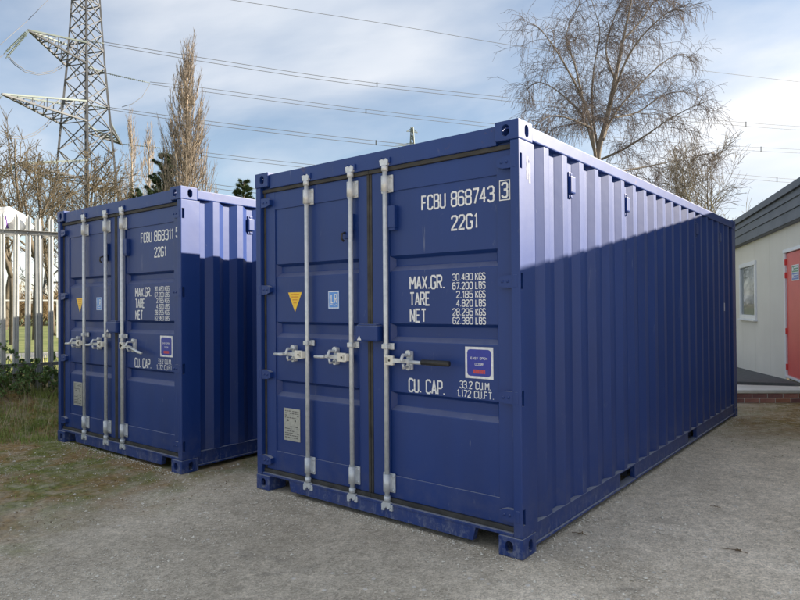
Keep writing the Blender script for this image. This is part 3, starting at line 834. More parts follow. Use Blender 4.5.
# ------------------------------------------------------------------ portable building at the right
M['clad'] = simple('cream_cladding', (0.70, 0.665, 0.585), (0.755, 0.72, 0.635), 1.6, 0.7, 0, 0.05, 0.3, 6, 90)
M['fascia'] = simple('grey_fascia', (0.085, 0.097, 0.12), (0.125, 0.138, 0.16), 3.0, 0.55, 0, 0.06, 0.4, 6, 30)
M['upvc'] = simple('white_upvc', (0.70, 0.71, 0.72), (0.78, 0.79, 0.80), 4, 0.4)
M['red'] = simple('red_door_paint', (0.66, 0.070, 0.062), (0.74, 0.090, 0.080), 2.5, 0.45, 0, 0.03, 0.4)
M['dark'] = simple('dark_skirt', (0.045, 0.05, 0.055), (0.085, 0.09, 0.10), 5, 0.85, 0, 0.2)
M['ramp'] = simple('ramp_tarmac', (0.075, 0.08, 0.085), (0.12, 0.125, 0.13), 12, 0.9, 0, 0.5, 0.3, 6, 80)
M['roofing'] = simple('roof_felt', (0.10, 0.10, 0.10), (0.15, 0.15, 0.15), 4, 0.9)
M['curtain'] = simple('net_curtain', (0.42, 0.43, 0.42), (0.56, 0.57, 0.55), 8, 0.9, stretch=(1, 1, .05))
kg = NM('window_glass', 0.06, 0.0, 0.6); kg.b.inputs['Transmission Weight'].default_value = 0.75; kg.color((0.55, 0.60, 0.60)); kg.b.inputs['IOR'].default_value = 1.2
M['glass'] = kg.m
M['sign_green'] = simple('sign_green', (0.02, 0.22, 0.10), (0.03, 0.26, 0.12), 9, 0.4)
M['sign_blue'] = simple('sign_blue', (0.02, 0.10, 0.42), (0.03, 0.12, 0.46), 9, 0.4)

BA = math.atan2(0.9354, -0.3536)
hut = empty('portable_building', (0.24, 8.94, 0.0), BA)     # local +X runs away along the wall, local +Y faces the yard
tag(hut, 'cream single-storey cabin with a dark grey boarded roof edge and a red door', 'building')
S0, S1 = -7.3, 11.0
def wall_base(s): return 0.235 - max(0.0, min(1.0, (s + 0.7) / 4.9)) * 0.225
# cladding panels, 1.2 m wide, with a fine joint
s = S0; edges = []
while s < S1: edges.append(s); s += 1.22
WIN = (2.30, 3.82, 1.19, 2.33); DOORS = (-0.93, 0.17)
for a in edges:
    b_ = a + 1.214
    p = MB()
    def slab(x0, x1, z0, z1):
        if x1 - x0 < .01: return
        p.box(x0, x1, -0.05, 0.0, z0, z1, .0025)
    cuts = []
    if a < DOORS[1] and b_ > DOORS[0]: cuts.append((max(a, DOORS[0]), min(b_, DOORS[1]), 0.10, 2.36))
    if a < WIN[1] and b_ > WIN[0]: cuts.append((max(a, WIN[0]), min(b_, WIN[1]), WIN[2], WIN[3]))
    x = a
    for (c0, c1, z0, z1) in sorted(cuts):
        if c0 - x > .01:
            zb = wall_base(x); p.add([(x, 0, zb), (c0, 0, wall_base(c0)), (c0, 0, 2.80), (x, 0, 2.80)], [(0, 1, 2, 3)])
        if z0 > .3: p.add([(c0, 0, wall_base(c0)), (c1, 0, wall_base(c1)), (c1, 0, z0), (c0, 0, z0)], [(0, 1, 2, 3)])
        p.add([(c0, 0, z1), (c1, 0, z1), (c1, 0, 2.80), (c0, 0, 2.80)], [(0, 1, 2, 3)])
        x = c1
    if b_ - x > .01: p.add([(x, 0, wall_base(x)), (b_, 0, wall_base(b_)), (b_, 0, 2.80), (x, 0, 2.80)], [(0, 1, 2, 3)])
    # give the sheets thickness
    f0 = list(p.f); v0 = list(p.v); p.v = []; p.f = []; p.sm = []
    for f in f0:
        q = [v0[i] for i in f]
        p.add([(x_, 0.0, z_) for x_, y_, z_ in q] + [(x_, -0.04, z_) for x_, y_, z_ in q],
              [(3, 2, 1, 0), (4, 5, 6, 7), (0, 1, 5, 4), (1, 2, 6, 5), (2, 3, 7, 6), (3, 0, 4, 7)])
    if len(cuts) == 1 and cuts[0][2] > .3 and cuts[0][0] <= a + .01 and cuts[0][1] >= b_ - .01:
        hi = MB(); hi.add(p.v[8:], [[i - 8 for i in f] for f in p.f[6:]]); hi.build('wall_panel', M['clad'], hut)
        p.v = p.v[:8]; p.f = p.f[:6]; p.sm = p.sm[:6]
    p.build('wall_panel', M['clad'], hut)
core = MB()
for a, b_, z0, z1 in ((S0, DOORS[0] - .05, 0.03, 2.8), (DOORS[1] + .05, WIN[0] - .02, .03, 2.8), (WIN[1] + .02, S1, .0, 2.8), (WIN[0] - .02, WIN[1] + .02, .0, WIN[2] - .02), (WIN[0] - .02, WIN[1] + .02, WIN[3] + .02, 2.8), (DOORS[0] - .05, DOORS[1] + .05, 2.40, 2.8)):
    core.box(a, b_, -.14, -.042, z0, z1)
core.box(S0, S1, -6.0, -5.9, 0, 2.8); core.box(S0, S0 + .1, -5.9, -.14, 0, 2.8); core.box(S1 - .1, S1, -5.9, -.14, 0, 2.8)
core.build('wall_core', M['dark'], hut)
FZ = 3.372; FH = 0.592
for k, (f0, f1) in enumerate(((0, .215), (.225, .42), (.43, .69), (.70, 1.0))):
    z1, z0 = FZ - FH * f0, FZ - FH * f1
    b = MB(); out = 0.145 if k == 0 else 0.118
    b.prism([(out - .012, z1), (out + .008, z0), (out - .022, z0), (out - .03, z1)], S0 - .1, S1 + .1, 'x')
    b.build('fascia_board', M['fascia'], hut)
b = MB(); b.box(S0 - .08, S1 + .08, -.02, .10, FZ - FH - .012, FZ - .01); b.build('soffit', M['fascia'], hut)
b = MB(); b.box(S0 - .1, S1 + .1, -6.1, .112, FZ - .05, FZ + .004); b.build('roof', M['roofing'], hut)
# window
w = MB(); a, b_, z0, z1 = WIN
for q in ((a - .03, b_ + .03, z1 - .055, z1 + .035), (a - .03, b_ + .03, z0 - .035, z0 + .06)): w.box(q[0], q[1], -.04, .035, q[2], q[3], .008)
for q in ((a - .03, a + .065), (b_ - .065, b_ + .03)): w.box(q[0], q[1], -.04, .034, z0 + .06, z1 - .055, .008)
win = w.build('window', M['upvc'], hut)
MB().box(a + .065, b_ - .065, -.012, -.004, z0 + .06, z1 - .055).build('pane', M['glass'], win)
MB().box(a - .06, b_ + .06, .0, .075, z0 - .062, z0 - .0355, .004).build('sill', M['upvc'], win)
cu = MB(); pr = [(a + .05 + i * .03, -.075 + .014 * math.sin(i * 1.7)) for i in range(int((b_ - a - .1) / .03) + 1)]
cu.sheet(pr, z0 + .05, z1 - .10, 'z'); cu.build('curtain', M['curtain'], win)
# door
D0, D1 = DOORS
fr = MB()
fr.box(D1 - .062, D1 + .012, -.06, .022, .235, 2.335, .006); fr.box(D0 - .012, D0 + .062, -.06, .022, .235, 2.335, .006); fr.box(D0 - .03, D1 + .03, -.06, .030, 2.336, 2.395, .006)
fr.build('door_frame', M['upvc'], hut)
dr = MB().box(D0 + .068, D1 - .068, -.05, -.004, .285, 2.328, .006).build('door', M['red'], hut)
for z in (2.18, 1.96, 1.02, .42): MB().box(D1 - .078, D1 - .056, -.006, .026, z - .05, z + .05, .004).build('hinge', M['red'], dr)
MB().box(D0 + .06, D1 - .06, -.05, .04, .250, .280, .004).build('threshold', M['upvc'], hut)
SG = -.225
MB().box(SG - .40, SG, -.0035, .002, 1.855, 2.110, .001).build('sign', M['upvc'], dr)
MB().box(SG - .385, SG - .018, .0025, .0035, 1.992, 2.094).build('sign_panel', M['sign_green'], dr)
MB().box(SG - .385, SG - .018, .0025, .0035, 1.872, 1.980).build('sign_panel', M['sign_blue'], dr)
b = MB()
b.prism(oval(SG - .075, 2.043, .034, .034, 14), .0038, .0043, 'y'); b.prism(oval(SG - .075, 1.926, .034, .034, 14), .0038, .0043, 'y')
for z in (2.065, 2.025): b.box(SG - .35, SG - .13, .0038, .0043, z - .008, z + .008)
for z in (1.946, 1.908): b.box(SG - .35, SG - .13, .0038, .0043, z - .008, z + .008)
b.build('sign_print', M['white_print'], dr)

# ramp along the cabin, and the landing with its brick edge
rm = MB(); v = []
for s_ in (-.75, 1.0, 2.6, 4.3, 8.0, S1):
    for n_ in (0.002, 1.35):
        q = hut.location + Vector((-.3536, .9354, 0)) * s_ + Vector((-.9354, -.3536, 0)) * n_
        v.append((q.x, q.y, wall_base(s_) + .006)); v.append((q.x, q.y, -.05))
n_ = 6
f = []
for i in range(n_ - 1):
    a = i * 4; c = a + 4
    f += [(a, a + 2, c + 2, c), (a + 2, a + 3, c + 3, c + 2), (a, c, c + 1, a + 1)]
f += [(0, 1, 3, 2), ((n_ - 1) * 4, (n_ - 1) * 4 + 2, (n_ - 1) * 4 + 3, (n_ - 1) * 4 + 1)]
tag(rm.add(v, f).build('ramp', M['ramp']), kind='structure')

M['concrete'] = simple('pale_concrete', (0.58, 0.57, 0.53), (0.74, 0.73, 0.69), 3.0, 0.85, 0, 0.25, 0.3, 7, 60)
M['mortar'] = simple('mortar', (0.52, 0.50, 0.46), (0.66, 0.64, 0.60), 30, 0.95, 0, 0.4)
M['brick_a'] = simple('red_brick', (0.30, 0.135, 0.115), (0.46, 0.235, 0.195), 9, 0.9, 0, 0.4, 0.3, 6, 60)
M['brick_b'] = simple('plum_brick', (0.20, 0.105, 0.105), (0.31, 0.155, 0.145), 9, 0.9, 0, 0.4, 0.3, 6, 60)
M['brick_c'] = simple('orange_brick', (0.33, 0.14, 0.095), (0.46, 0.22, 0.15), 9, 0.9, 0, 0.4, 0.3, 6, 60)
F1 = Vector((-1.05, 6.62, 0)); F2 = Vector((0.98, 8.08, 0)); fd = (F2 - F1).normalized(); fang = math.atan2(fd.y, fd.x); FL = (F2 - F1).length
land = empty('landing', F1, fang)
tag(land, 'pale concrete landing edged by a low red brick wall in front of the cabin', 'landing')
slab = MB().box(-.02, FL - .10, -.022, 1.16, .150, .195, .006); slab.build('concrete_slab', M['concrete'], land)
MB().box(.0, FL - .12, .0045, 1.12, -.05, .1495).build('mortar_core', M['mortar'], land)
rb = random.Random(11)
bms = []
for i in range(4):
    q = MB().box(0, .215, 0, .10, 0, .065, .004); bms.append(q)
bm_shared = {}
for row in range(2):
    x = .005 if row == 0 else -.107
    while x < FL - .13:
        w_ = .215
        if x < 0: x2 = x + .1125; w_ = .1025
        else: x2 = x
        key = (w_, rb.choice('aaabbc'))
        if key not in bm_shared: bm_shared[key] = MB().box(0, w_, 0, .10, 0, .064, .004).mesh('brick', M['brick_' + key[1]])
        if x2 + w_ < FL - .10:
            o = link('brick', bm_shared[key], land); o.location = (x2, rb.uniform(-.002, .003), .001 + row * .0745); 
        x = x2 + w_ + .010

# ------------------------------------------------------------------ palisade fence on the bank
M['pale'] = simple('weathered_galvanised', (0.36, 0.375, 0.37), (0.52, 0.525, 0.51), 5, 0.5, 0.25, 0.05)
M['rail'] = simple('dull_rail_steel', (0.24, 0.245, 0.24), (0.34, 0.345, 0.34), 5, 0.55, 0.3, 0.1)
fang2 = math.atan2(FD.y, FD.x)
FZ0 = 0.34
fence = empty('palisade_fence', FB + Vector((0, 0, FZ0)), fang2)     # local -Y faces the yard
tag(fence, 'grey galvanised palisade fence with spiked pales on the grassy bank at the left', 'fence')
pl = MB()
cs_ = [(-.034, .016), (-.030, .0), (-.016, -.004), (-.008, .012), (.008, .012), (.016, -.004), (.030, .0), (.034, .016)]
tops = [2.36, 2.40, 2.37, 2.43, 2.43, 2.37, 2.40, 2.36]
th = .003
n_ = len(cs_)
v = [(x, y, .06) for x, y in cs_] + [(x, y, t_) for (x, y), t_ in zip(cs_, tops)] + [(x, y + th, .06) for x, y in cs_] + [(x, y + th, t_) for (x, y), t_ in zip(cs_, tops)]
f = []
for i in range(n_ - 1):
    f += [(i, i + 1, n_ + i + 1, n_ + i), (2 * n_ + i + 1, 2 * n_ + i, 3 * n_ + i, 3 * n_ + i + 1), (n_ + i, n_ + i + 1, 3 * n_ + i + 1, 3 * n_ + i), (i + 1, i, 2 * n_ + i, 2 * n_ + i + 1)]
f += [(0, n_, 3 * n_, 2 * n_), (n_ - 1, 3 * n_ - 1, 4 * n_ - 1, 2 * n_ - 1)]
pme = pl.add(v, f).mesh('pale', M['pale'])
rf = random.Random(9)
for i in range(-22, 48):
    o = link('pale', pme, fence); o.location = (0.03 + i * .139, 0.0, rf.uniform(-.008, .008)); o.rotation_euler = (0, rf.uniform(-.006, .006), rf.uniform(-.04, .04))
for zr in (.40, 2.185):
    r_ = MB(); r_.box(-3.3, 6.7, -.012, -.0065, zr - .024, zr + .026, .001); r_.box(-3.3, 6.7, -.055, -.0125, zr + .0205, zr + .026, .001)
    r_.build('rail', M['rail'], fence)
pm_ = MB(); pm_.box(-.004, .004, .02, .12, -.3, 2.3); pm_.box(-.045, .045, .018, .0195, -.3, 2.3); pm_.box(-.045, .045, .1205, .126, -.3, 2.3)
pms = pm_.mesh('post', M['rail'])
for k in range(4):
    o = link('post', pms, fence); o.location = (-2.30 + k * 2.75, .02, 0)
bme = MB().tube([(0, -.018, 0), (0, -.012, 0)], .011, 8).mesh('bolt', M['galv'])
for i in range(-6, 20):
    for zr in (.40, 2.185):
        o = link('bolt', bme, fence); o.location = (.03 + i * .139, 0, zr)

# crumpled white sheet behind the pale tops
k = NM('white_sheet', 0.7); k.color((0.80, 0.79, 0.76)); k.b.inputs['Subsurface Weight'].default_value = 0.0
k.l(k.bump(k.noise(k.coord(), 14.0, 5, 0.6), 0.35, 0.03), k.b.inputs['Normal'])
M['sheet'] = k.m
M['purple'] = simple('purple_print', (0.10, 0.035, 0.22), (0.13, 0.05, 0.27), 20, 0.6)
def topz(s_):   # height of the sheet's upper edge above the fence base
    ks = ((-2.2, 2.42), (-1.0, 2.50), (-.05, 2.53), (.12, 2.54), (.28, 2.47), (.36, 2.36), (.46, 2.25), (.56, 2.19))
    for (a, za_), (b_, zb_) in zip(ks, ks[1:]):
        if s_ <= b_: return za_ + (zb_ - za_) * (s_ - a) / (b_ - a)
    return ks[-1][1]
bn = MB(); v = []; nu, nv = 90, 14
def sheet_pt(s_, t_):
    zt = topz(s_); z0 = 2.12 + .03 * math.sin(s_ * 5)
    y = .05 + .05 * math.sin(s_ * 13 + t_ * 3.1) * (0.4 + .6 * (1 - t_)) + .035 * math.sin(s_ * 29 - t_ * 5) + .10 * t_ * t_ * (.4 + .6 * math.sin(s_ * 4 + 1))
    return (s_ + .02 * math.sin(t_ * 6), max(.025, y + .03), z0 + (zt - z0) * t_)
for i in range(nu + 1):
    for j in range(nv + 1): v.append(sheet_pt(-2.2 + 2.78 * i / nu, j / nv))
ban = bn.add(v, [(i * (nv + 1) + j, i * (nv + 1) + j + 1, (i + 1) * (nv + 1) + j + 1, (i + 1) * (nv + 1) + j) for i in range(nu) for j in range(nv)], True).build('banner', M['sheet'])
ban.location = fence.location; ban.rotation_euler = fence.rotation_euler
tag(ban, 'crumpled white sheet with purple lettering draped behind the fence spikes', 'banner')
pr = MB()
def onsheet(a, b_, dd): 
    q = sheet_pt(a, b_); return (q[0], q[1] - .006, q[2])
pr_pts = [[(-.02, .52), (-.045, .62), (-.09, .62), (-.12, .5), (-.12, .38), (-.09, .28), (-.04, .28), (-.02, .36)], [(.03, .66), (.028, .26)]]
for st in pr_pts: ribbon(pr, [(x_ + .045, z_ + .02) for x_, z_ in st], .026, onsheet, 0)
pr.build('lettering', M['purple'], ban)

# ------------------------------------------------------------------ bare trees
def bark(name, c0, c1, sc=6): return simple(name, c0, c1, sc, 0.9, 0, 0.3, 0.2, 6, 30)
M['birch_bark'] = bark('birch_bark', (0.13, 0.11, 0.09), (0.26, 0.23, 0.195))
M['birch_twig'] = bark('birch_twig', (0.095, 0.078, 0.072), (0.165, 0.135, 0.12))
M['grey_bark'] = bark('grey_bark', (0.075, 0.062, 0.045), (0.14, 0.115, 0.085))
M['olive_twig'] = bark('olive_twig', (0.062, 0.050, 0.032), (0.125, 0.10, 0.066))
M['poplar_bark'] = bark('poplar_bark', (0.28, 0.23, 0.18), (0.42, 0.35, 0.28))
M['poplar_twig'] = bark('poplar_twig', (0.175, 0.145, 0.12), (0.30, 0.25, 0.21))
M['willow_twig'] = bark('willow_twig', (0.16, 0.14, 0.07), (0.27, 0.24, 0.13))
M['grey_twig'] = bark('grey_twig', (0.125, 0.108, 0.085), (0.215, 0.19, 0.15))
M['bud'] = simple('young_buds', (0.22, 0.22, 0.07), (0.34, 0.33, 0.13), 5, 0.8)
M['pine'] = simple('pine_needles', (0.022, 0.045, 0.018), (0.060, 0.095, 0.035), 3, 0.8)
M['hedge_twig'] = bark('hedge_twig', (0.22, 0.15, 0.08), (0.34, 0.25, 0.15))

def jit(r, s): return Vector((r.uniform(-s, s), r.uniform(-s, s), r.uniform(-s, s)))
def limb(p, d, L, r, rng, bend=.12, lift=0.0, n=5, tip=.35):
    """a wandering tapered limb; returns points and radii"""
    pts = [p.copy()]; d = d.normalized(); rs = [r]
    for i in range(n):
        d = (d + jit(rng, bend) + Vector((0, 0, lift))).normalized()
        pts.append(pts[-1] + d * (L / n)); rs.append(r * (1 - (1 - tip) * (i + 1) / n))
    return pts, rs
def along(pts, t):
    x = t * (len(pts) - 1); i = min(int(x), len(pts) - 2); f = x - i
    return pts[i].lerp(pts[i + 1], f), (pts[i + 1] - pts[i]).normalized()
def splay(d, ang, rng, up=0.0):
    a = d.orthogonal().normalized(); a = Matrix.Rotation(rng.uniform(0, 6.283), 3, d) @ a
    return (d * math.cos(ang) + a * math.sin(ang) + Vector((0, 0, up))).normalized()
def grow_tree(rng, H, r0, crown_from=.25, nl=16, nb=7, nt=6, up=.35, droop=0.0, spread=.45, twig=.010, lean=(0, 0), forks=1):
    """generic bare broadleaf: trunk MB and crown MB, base at the origin"""
    tr, cr_ = MB(), MB()
    leaders = []
    base = limb(Vector((0, 0, -.3)), Vector((lean[0], lean[1], 1)), H * (.95 if forks == 1 else .38), r0, rng, .07, .03, 7, .25 if forks == 1 else .75)
    tr.tube(base[0], base[1], 8)
    if forks == 1: leaders = [(base, crown_from)]
    else:
        for k in range(forks):
            d = splay(Vector((0, 0, 1)), rng.uniform(.18, .42), rng)
            lb = limb(base[0][-1], d, H * rng.uniform(.5, .64), r0 * .62, rng, .10, .05, 6, .2); tr.tube(lb[0], lb[1], 6); leaders.append((lb, .08))
    for (lp, lr), c0 in leaders:
        m_ = max(5, nl // len(leaders))
        for i in range(m_):
            t = c0 + (1 - c0) * (i + rng.random()) / m_
            p, d = along(lp, min(t, .99))
            L = H * spread * (1.05 - .75 * t) * rng.uniform(.65, 1.1)
            b_ = limb(p, splay(d, rng.uniform(.6, 1.1), rng, up), L, max(twig * 1.6, r0 * .30 * (1.1 - t)), rng, .16, .05, 5, .3)
            tr.tube(b_[0], b_[1], 5)
            for j in range(nb):
                t2 = .2 + .8 * (j + rng.random()) / nb
                p2, d2 = along(b_[0], min(t2, .99))
                c_ = limb(p2, splay(d2, rng.uniform(.4, .95), rng, up * .5), L * rng.uniform(.28, .5), twig * 1.35, rng, .2, .03 - droop, 4, .6)
                cr_.tube(c_[0], c_[1], 3, False)
                for q in range(nt):
                    p3, d3 = along(c_[0], rng.uniform(.15, .98))
                    e_ = limb(p3, splay(d3, rng.uniform(.3, .9), rng, .1 - droop), L * rng.uniform(.12, .27), twig, rng, .22, -droop, 3, .6)
                    cr_.tube(e_[0], e_[1], 3, False)
    return tr, cr_
def plant_tree(meshes, name, loc, label, cat, group, rz=0, sc=1.0, names=('trunk', 'crown')):
    o = empty(name, loc, rz); o.scale = (sc, sc, sc)
    tag(o, label, cat, group)
    for nme, me in zip(names, meshes): link(nme, me, o)
    return o
def ground_under(px, depth, z=0.0):
    q = CAM + RT * ((px - 400) / FPX * depth) + FW * depth
    return Vector((q.x, q.y, z))

# the silver birch behind the nearer container
def birch():
    rng = random.Random(21); D = 16.0
    base = ground_under(600, D)
    tr, cr_ = MB(), MB()
    def P(px, py, dz=0.0): return at(px, py, D + dz) - base
    def smooth(pts, n=4):
        out = []
        for i in range(len(pts) - 1):
            p0 = pts[max(i - 1, 0)]; p1 = pts[i]; p2 = pts[i + 1]; p3 = pts[min(i + 2, len(pts) - 1)]
            for k in range(n):
                t = k / n
                out.append(.5 * ((2 * p1) + (p2 - p0) * t + (2 * p0 - 5 * p1 + 4 * p2 - p3) * t * t + (3 * p1 - p0 - 3 * p2 + p3) * t ** 3))
        return out + [pts[-1]]
    spec = [  # pixel way-points with a depth offset, start radius
        ([(602, 330, 0), (600, 250, 0), (597, 165, 0), (606, 122, .1), (615, 80, .2), (623, 40, .3), (631, 2, .4), (635, -28, .4)], .104),
        ([(597, 170, 0), (591, 126, -.3), (583, 100, -.5), (571, 76, -.8), (556, 50, -1.0), (541, 30, -1.2), (533, 24, -1.3)], .044),
        ([(594, 150, 0), (584, 118, .4), (570, 102, .8), (553, 88, 1.1), (537, 82, 1.3), (527, 90, 1.4)], .032),
        ([(603, 140, 0), (612, 118, .6), (628, 97, 1.0), (646, 78, 1.4), (664, 62, 1.7), (682, 54, 1.9), (692, 60, 2.0)], .036),
        ([(610, 105, .1), (622, 70, -.5), (636, 44, -.9), (654, 24, -1.2), (672, 10, -1.4), (684, 12, -1.5)], .032),
        ([(600, 160, 0), (622, 150, -.5), (645, 136, -.9), (668, 120, -1.2), (690, 108, -1.4), (705, 102, -1.5)], .032),
        ([(600, 175, 0), (628, 170, .5), (660, 164, .9), (690, 157, 1.2), (714, 153, 1.4)], .034),
        ([(598, 150, 0), (592, 108, .6), (594, 68, 1.0), (600, 34, 1.2), (594, 8, 1.3), (588, -12, 1.3)], .034),
        ([(592, 128, -.3), (578, 122, -.9), (560, 116, -1.3), (545, 118, -1.6), (532, 128, -1.7)], .030),
        ([(615, 80, .2), (606, 52, .8), (612, 24, 1.1), (622, 2, 1.3), (640, -14, 1.4)], .032),
        ([(583, 100, -.5), (574, 62, -.2), (566, 40, .0), (572, 18, .2), (580, 4, .2)], .028),
        ([(623, 40, .3), (640, 22, .8), (654, 2, 1.1), (668, -8, 1.2)], .030),
        ([(612, 118, .4), (638, 112, 1.6), (662, 96, 2.0), (684, 92, 2.3), (700, 98, 2.4)], .028),
    ]
    for pts, r in spec:
        q = smooth([P(*a) for a in pts])
        n = len(q)
        rs = [max(.010, r * (1 - .88 * i / (n - 1))) for i in range(n)]
        tr.tube(q, rs, 8 if r > .1 else 6)
        t0 = .38 if r > .1 else .12
        for i in range(42 if r > .1 else 27):
            t = t0 + (1 - t0) * rng.random() ** 1.25
            p, d = along(q, min(t, .995))
            L = rng.uniform(.40, 1.2) * (1.15 - .58 * t)
            b_ = limb(p, splay(d, rng.uniform(.45, 1.2), rng, .25), L, .0070, rng, .20, -.05, 6, .55)
            cr_.tube(b_[0], b_[1], 3, False)
            for j in range(int(10 * (1.15 - .6 * t))):
                p2, d2 = along(b_[0], rng.uniform(.1, 1) * .999)
                d3 = splay(d2, rng.uniform(.4, 1.3), rng, -.05)
                c_ = limb(p2, d3, rng.uniform(.2, .75), .0042, rng, .22, rng.uniform(-.46, -.05), 6, .7)
                cr_.tube(c_[0], c_[1], 3, False)
                for _ in range(3):
                    p3, d3 = along(c_[0], rng.uniform(.1, .95))
                    e_ = limb(p3, splay(d3, rng.uniform(.4, 1.1), rng, -.1), rng.uniform(.10, .32), .0034, rng, .2, -.14, 3, .8)
                    cr_.tube(e_[0], e_[1], 3, False)
    plant_tree((tr.mesh('trunk', M['birch_bark'], fix=False), cr_.mesh('crown', M['birch_twig'], fix=False)), 'birch_tree', base,
               'tall bare birch with drooping fine twigs rising behind the nearer container', 'tree', None)
birch()

# twiggy shrub between birch and cabin
def shrub(seed, H, W, n, twig, m_t, m_c, buds=0):
    rng = random.Random(seed); st, cr_, bd = MB(), MB(), MB()
    for i in range(n):
        a = rng.uniform(0, 6.283); lean = rng.uniform(.05, .75) * W / H
        L = H * rng.uniform(.65, 1.02) / math.sqrt(1 + lean * lean)
        s_ = limb(Vector((rng.uniform(-.2, .2) * W, rng.uniform(-.2, .2) * W, -.1)), Vector((lean * math.cos(a), lean * math.sin(a), 1)), L, twig * 2.6, rng, .10, .02, 6, .3)
        st.tube(s_[0], s_[1], 5)
        for j in range(9):
            p, d = along(s_[0], rng.uniform(.22, .98))
            b_ = limb(p, splay(d, rng.uniform(.35, .8), rng, .15), H * rng.uniform(.12, .30), twig * 1.3, rng, .16, .02, 4, .6)
            cr_.tube(b_[0], b_[1], 3, False)
            for q in range(6):
                p2, d2 = along(b_[0], rng.uniform(.1, .98))
                c_ = limb(p2, splay(d2, rng.uniform(.3, .8), rng, .1), H * rng.uniform(.05, .12), twig, rng, .16, .02, 3, .7)
                cr_.tube(c_[0], c_[1], 3, False)
                if buds and rng.random() < buds:
                    for k_ in range(3):
                        e = along(c_[0], rng.random() * .99)[0]; s2 = twig * 3.2
                        a_, b2 = jit(rng, s2), jit(rng, s2)
                        bd.add([e, e + a_, e + a_ + b2, e + b2], [(0, 1, 2, 3)])
    r = [st.mesh('trunk', m_t, fix=False), cr_.mesh('crown', m_c, fix=False)]
    if buds: r.append(bd.mesh('buds', M['bud'], fix=False))
    return r
plant_tree(shrub(5, 4.3, 4.6, 90, .0056, M['grey_bark'], M['willow_twig'], .6), 'shrub', ground_under(716, 18.0),
           'low twiggy yellowish shrub just above the cabin roof and the container top', 'shrub', None, names=('trunk', 'crown', 'buds'))
tD = grow_tree(random.Random(12), 5.6, .045, .12, 34, 9, 8, .22, .03, .50, .0050, (.06, 0), 5)
plant_tree((tD[0].mesh('trunk', M['grey_bark'], fix=False), tD[1].mesh('crown', M['grey_twig'], fix=False)), 'bare_tree', ground_under(708, 20.0),
           'rounded brown bare tree right of the birch, above the low yellowish shrub', 'tree', None, 0.0, 1.22)

# columnar poplars
def poplar(seed, H, w, n, twig, dens):
    rng = random.Random(seed); tr, cr_ = MB(), MB()
    t_ = limb(Vector((0, 0, -.3)), Vector((0.01, 0, 1)), H, H * .013, rng, .012, .02, 12, .12); tr.tube(t_[0], t_[1], 8)
    def width(f):   # half width against height fraction
        ks = ((0, .35), (.16, .8), (.34, .98), (.55, 1.0), (.75, .84), (.9, .56), (1.0, .22))
        for (a, za_), (b_, zb_) in zip(ks, ks[1:]):
            if f <= b_: return (za_ + (zb_ - za_) * (f - a) / (b_ - a)) * w
        return .1 * w
    for i in range(n):
        f = .10 + .86 * rng.random()
        p, d = along(t_[0], f)
        a = rng.uniform(0, 6.283)
        L = H * rng.uniform(.16, .30) * (1.05 - .62 * f)
        out = min(width(min(1, f + L / H * .7)), L * .55) * rng.uniform(.35, 1.08)
        tgt = p + Vector((math.cos(a) * out, math.sin(a) * out, math.sqrt(max(.01, L * L - out * out))))
        mid = p.lerp(tgt, .42) + Vector((math.cos(a), math.sin(a), 0)) * out * .34
        pts = [p, p.lerp(mid, .55), mid, mid.lerp(tgt, .5) + jit(rng, .06), tgt]
        tr.tube(pts, [twig * 2.2, twig * 2.0, twig * 1.7, twig * 1.4, twig], 4, False)
        for j in range(dens):
            p2, d2 = along(pts, rng.uniform(.2, .97))
            b_ = limb(p2, splay(d2, rng.uniform(.18, .5), rng, .35), L * rng.uniform(.18, .42), twig * 1.1, rng, .09, .10, 3, .5)
            cr_.tube(b_[0], b_[1], 3, False)
            for _ in range(2):
                p3, d3 = along(b_[0], rng.uniform(.1, .9))
                c_ = limb(p3, splay(d3, .4, rng, .3), L * rng.uniform(.08, .18), twig * .9, rng, .1, .08, 2, .6); cr_.tube(c_[0], c_[1], 3, False)
    return tr.mesh('trunk', M['poplar_bark'], fix=False), cr_.mesh('crown', M['poplar_twig'], fix=False)
plant_tree(poplar(3, 19.6, 1.95, 300, .0145, 8), 'poplar_tree', ground_under(185, 45), 'tall dense columnar poplar, tan and bare, right of the big pylon', 'tree', 'bare columnar poplars')
thin = poplar(8, 17.0, 1.35, 105, .0105, 4)
plant_tree(thin, 'poplar_tree', ground_under(132, 55), 'thin bare poplar nearest the right edge of the big pylon', 'tree', 'bare columnar poplars', .4, 1.06)
plant_tree(thin, 'poplar_tree', ground_under(149, 58), 'thin bare poplar between the dense poplar and its slightly taller thin neighbour', 'tree', 'bare columnar poplars', 2.3, 1.04)
plant_tree(thin, 'poplar_tree', ground_under(216, 62), 'small bare poplar just showing over the farther container, right of the dense poplar', 'tree', 'bare columnar poplars', 4.0, .76)

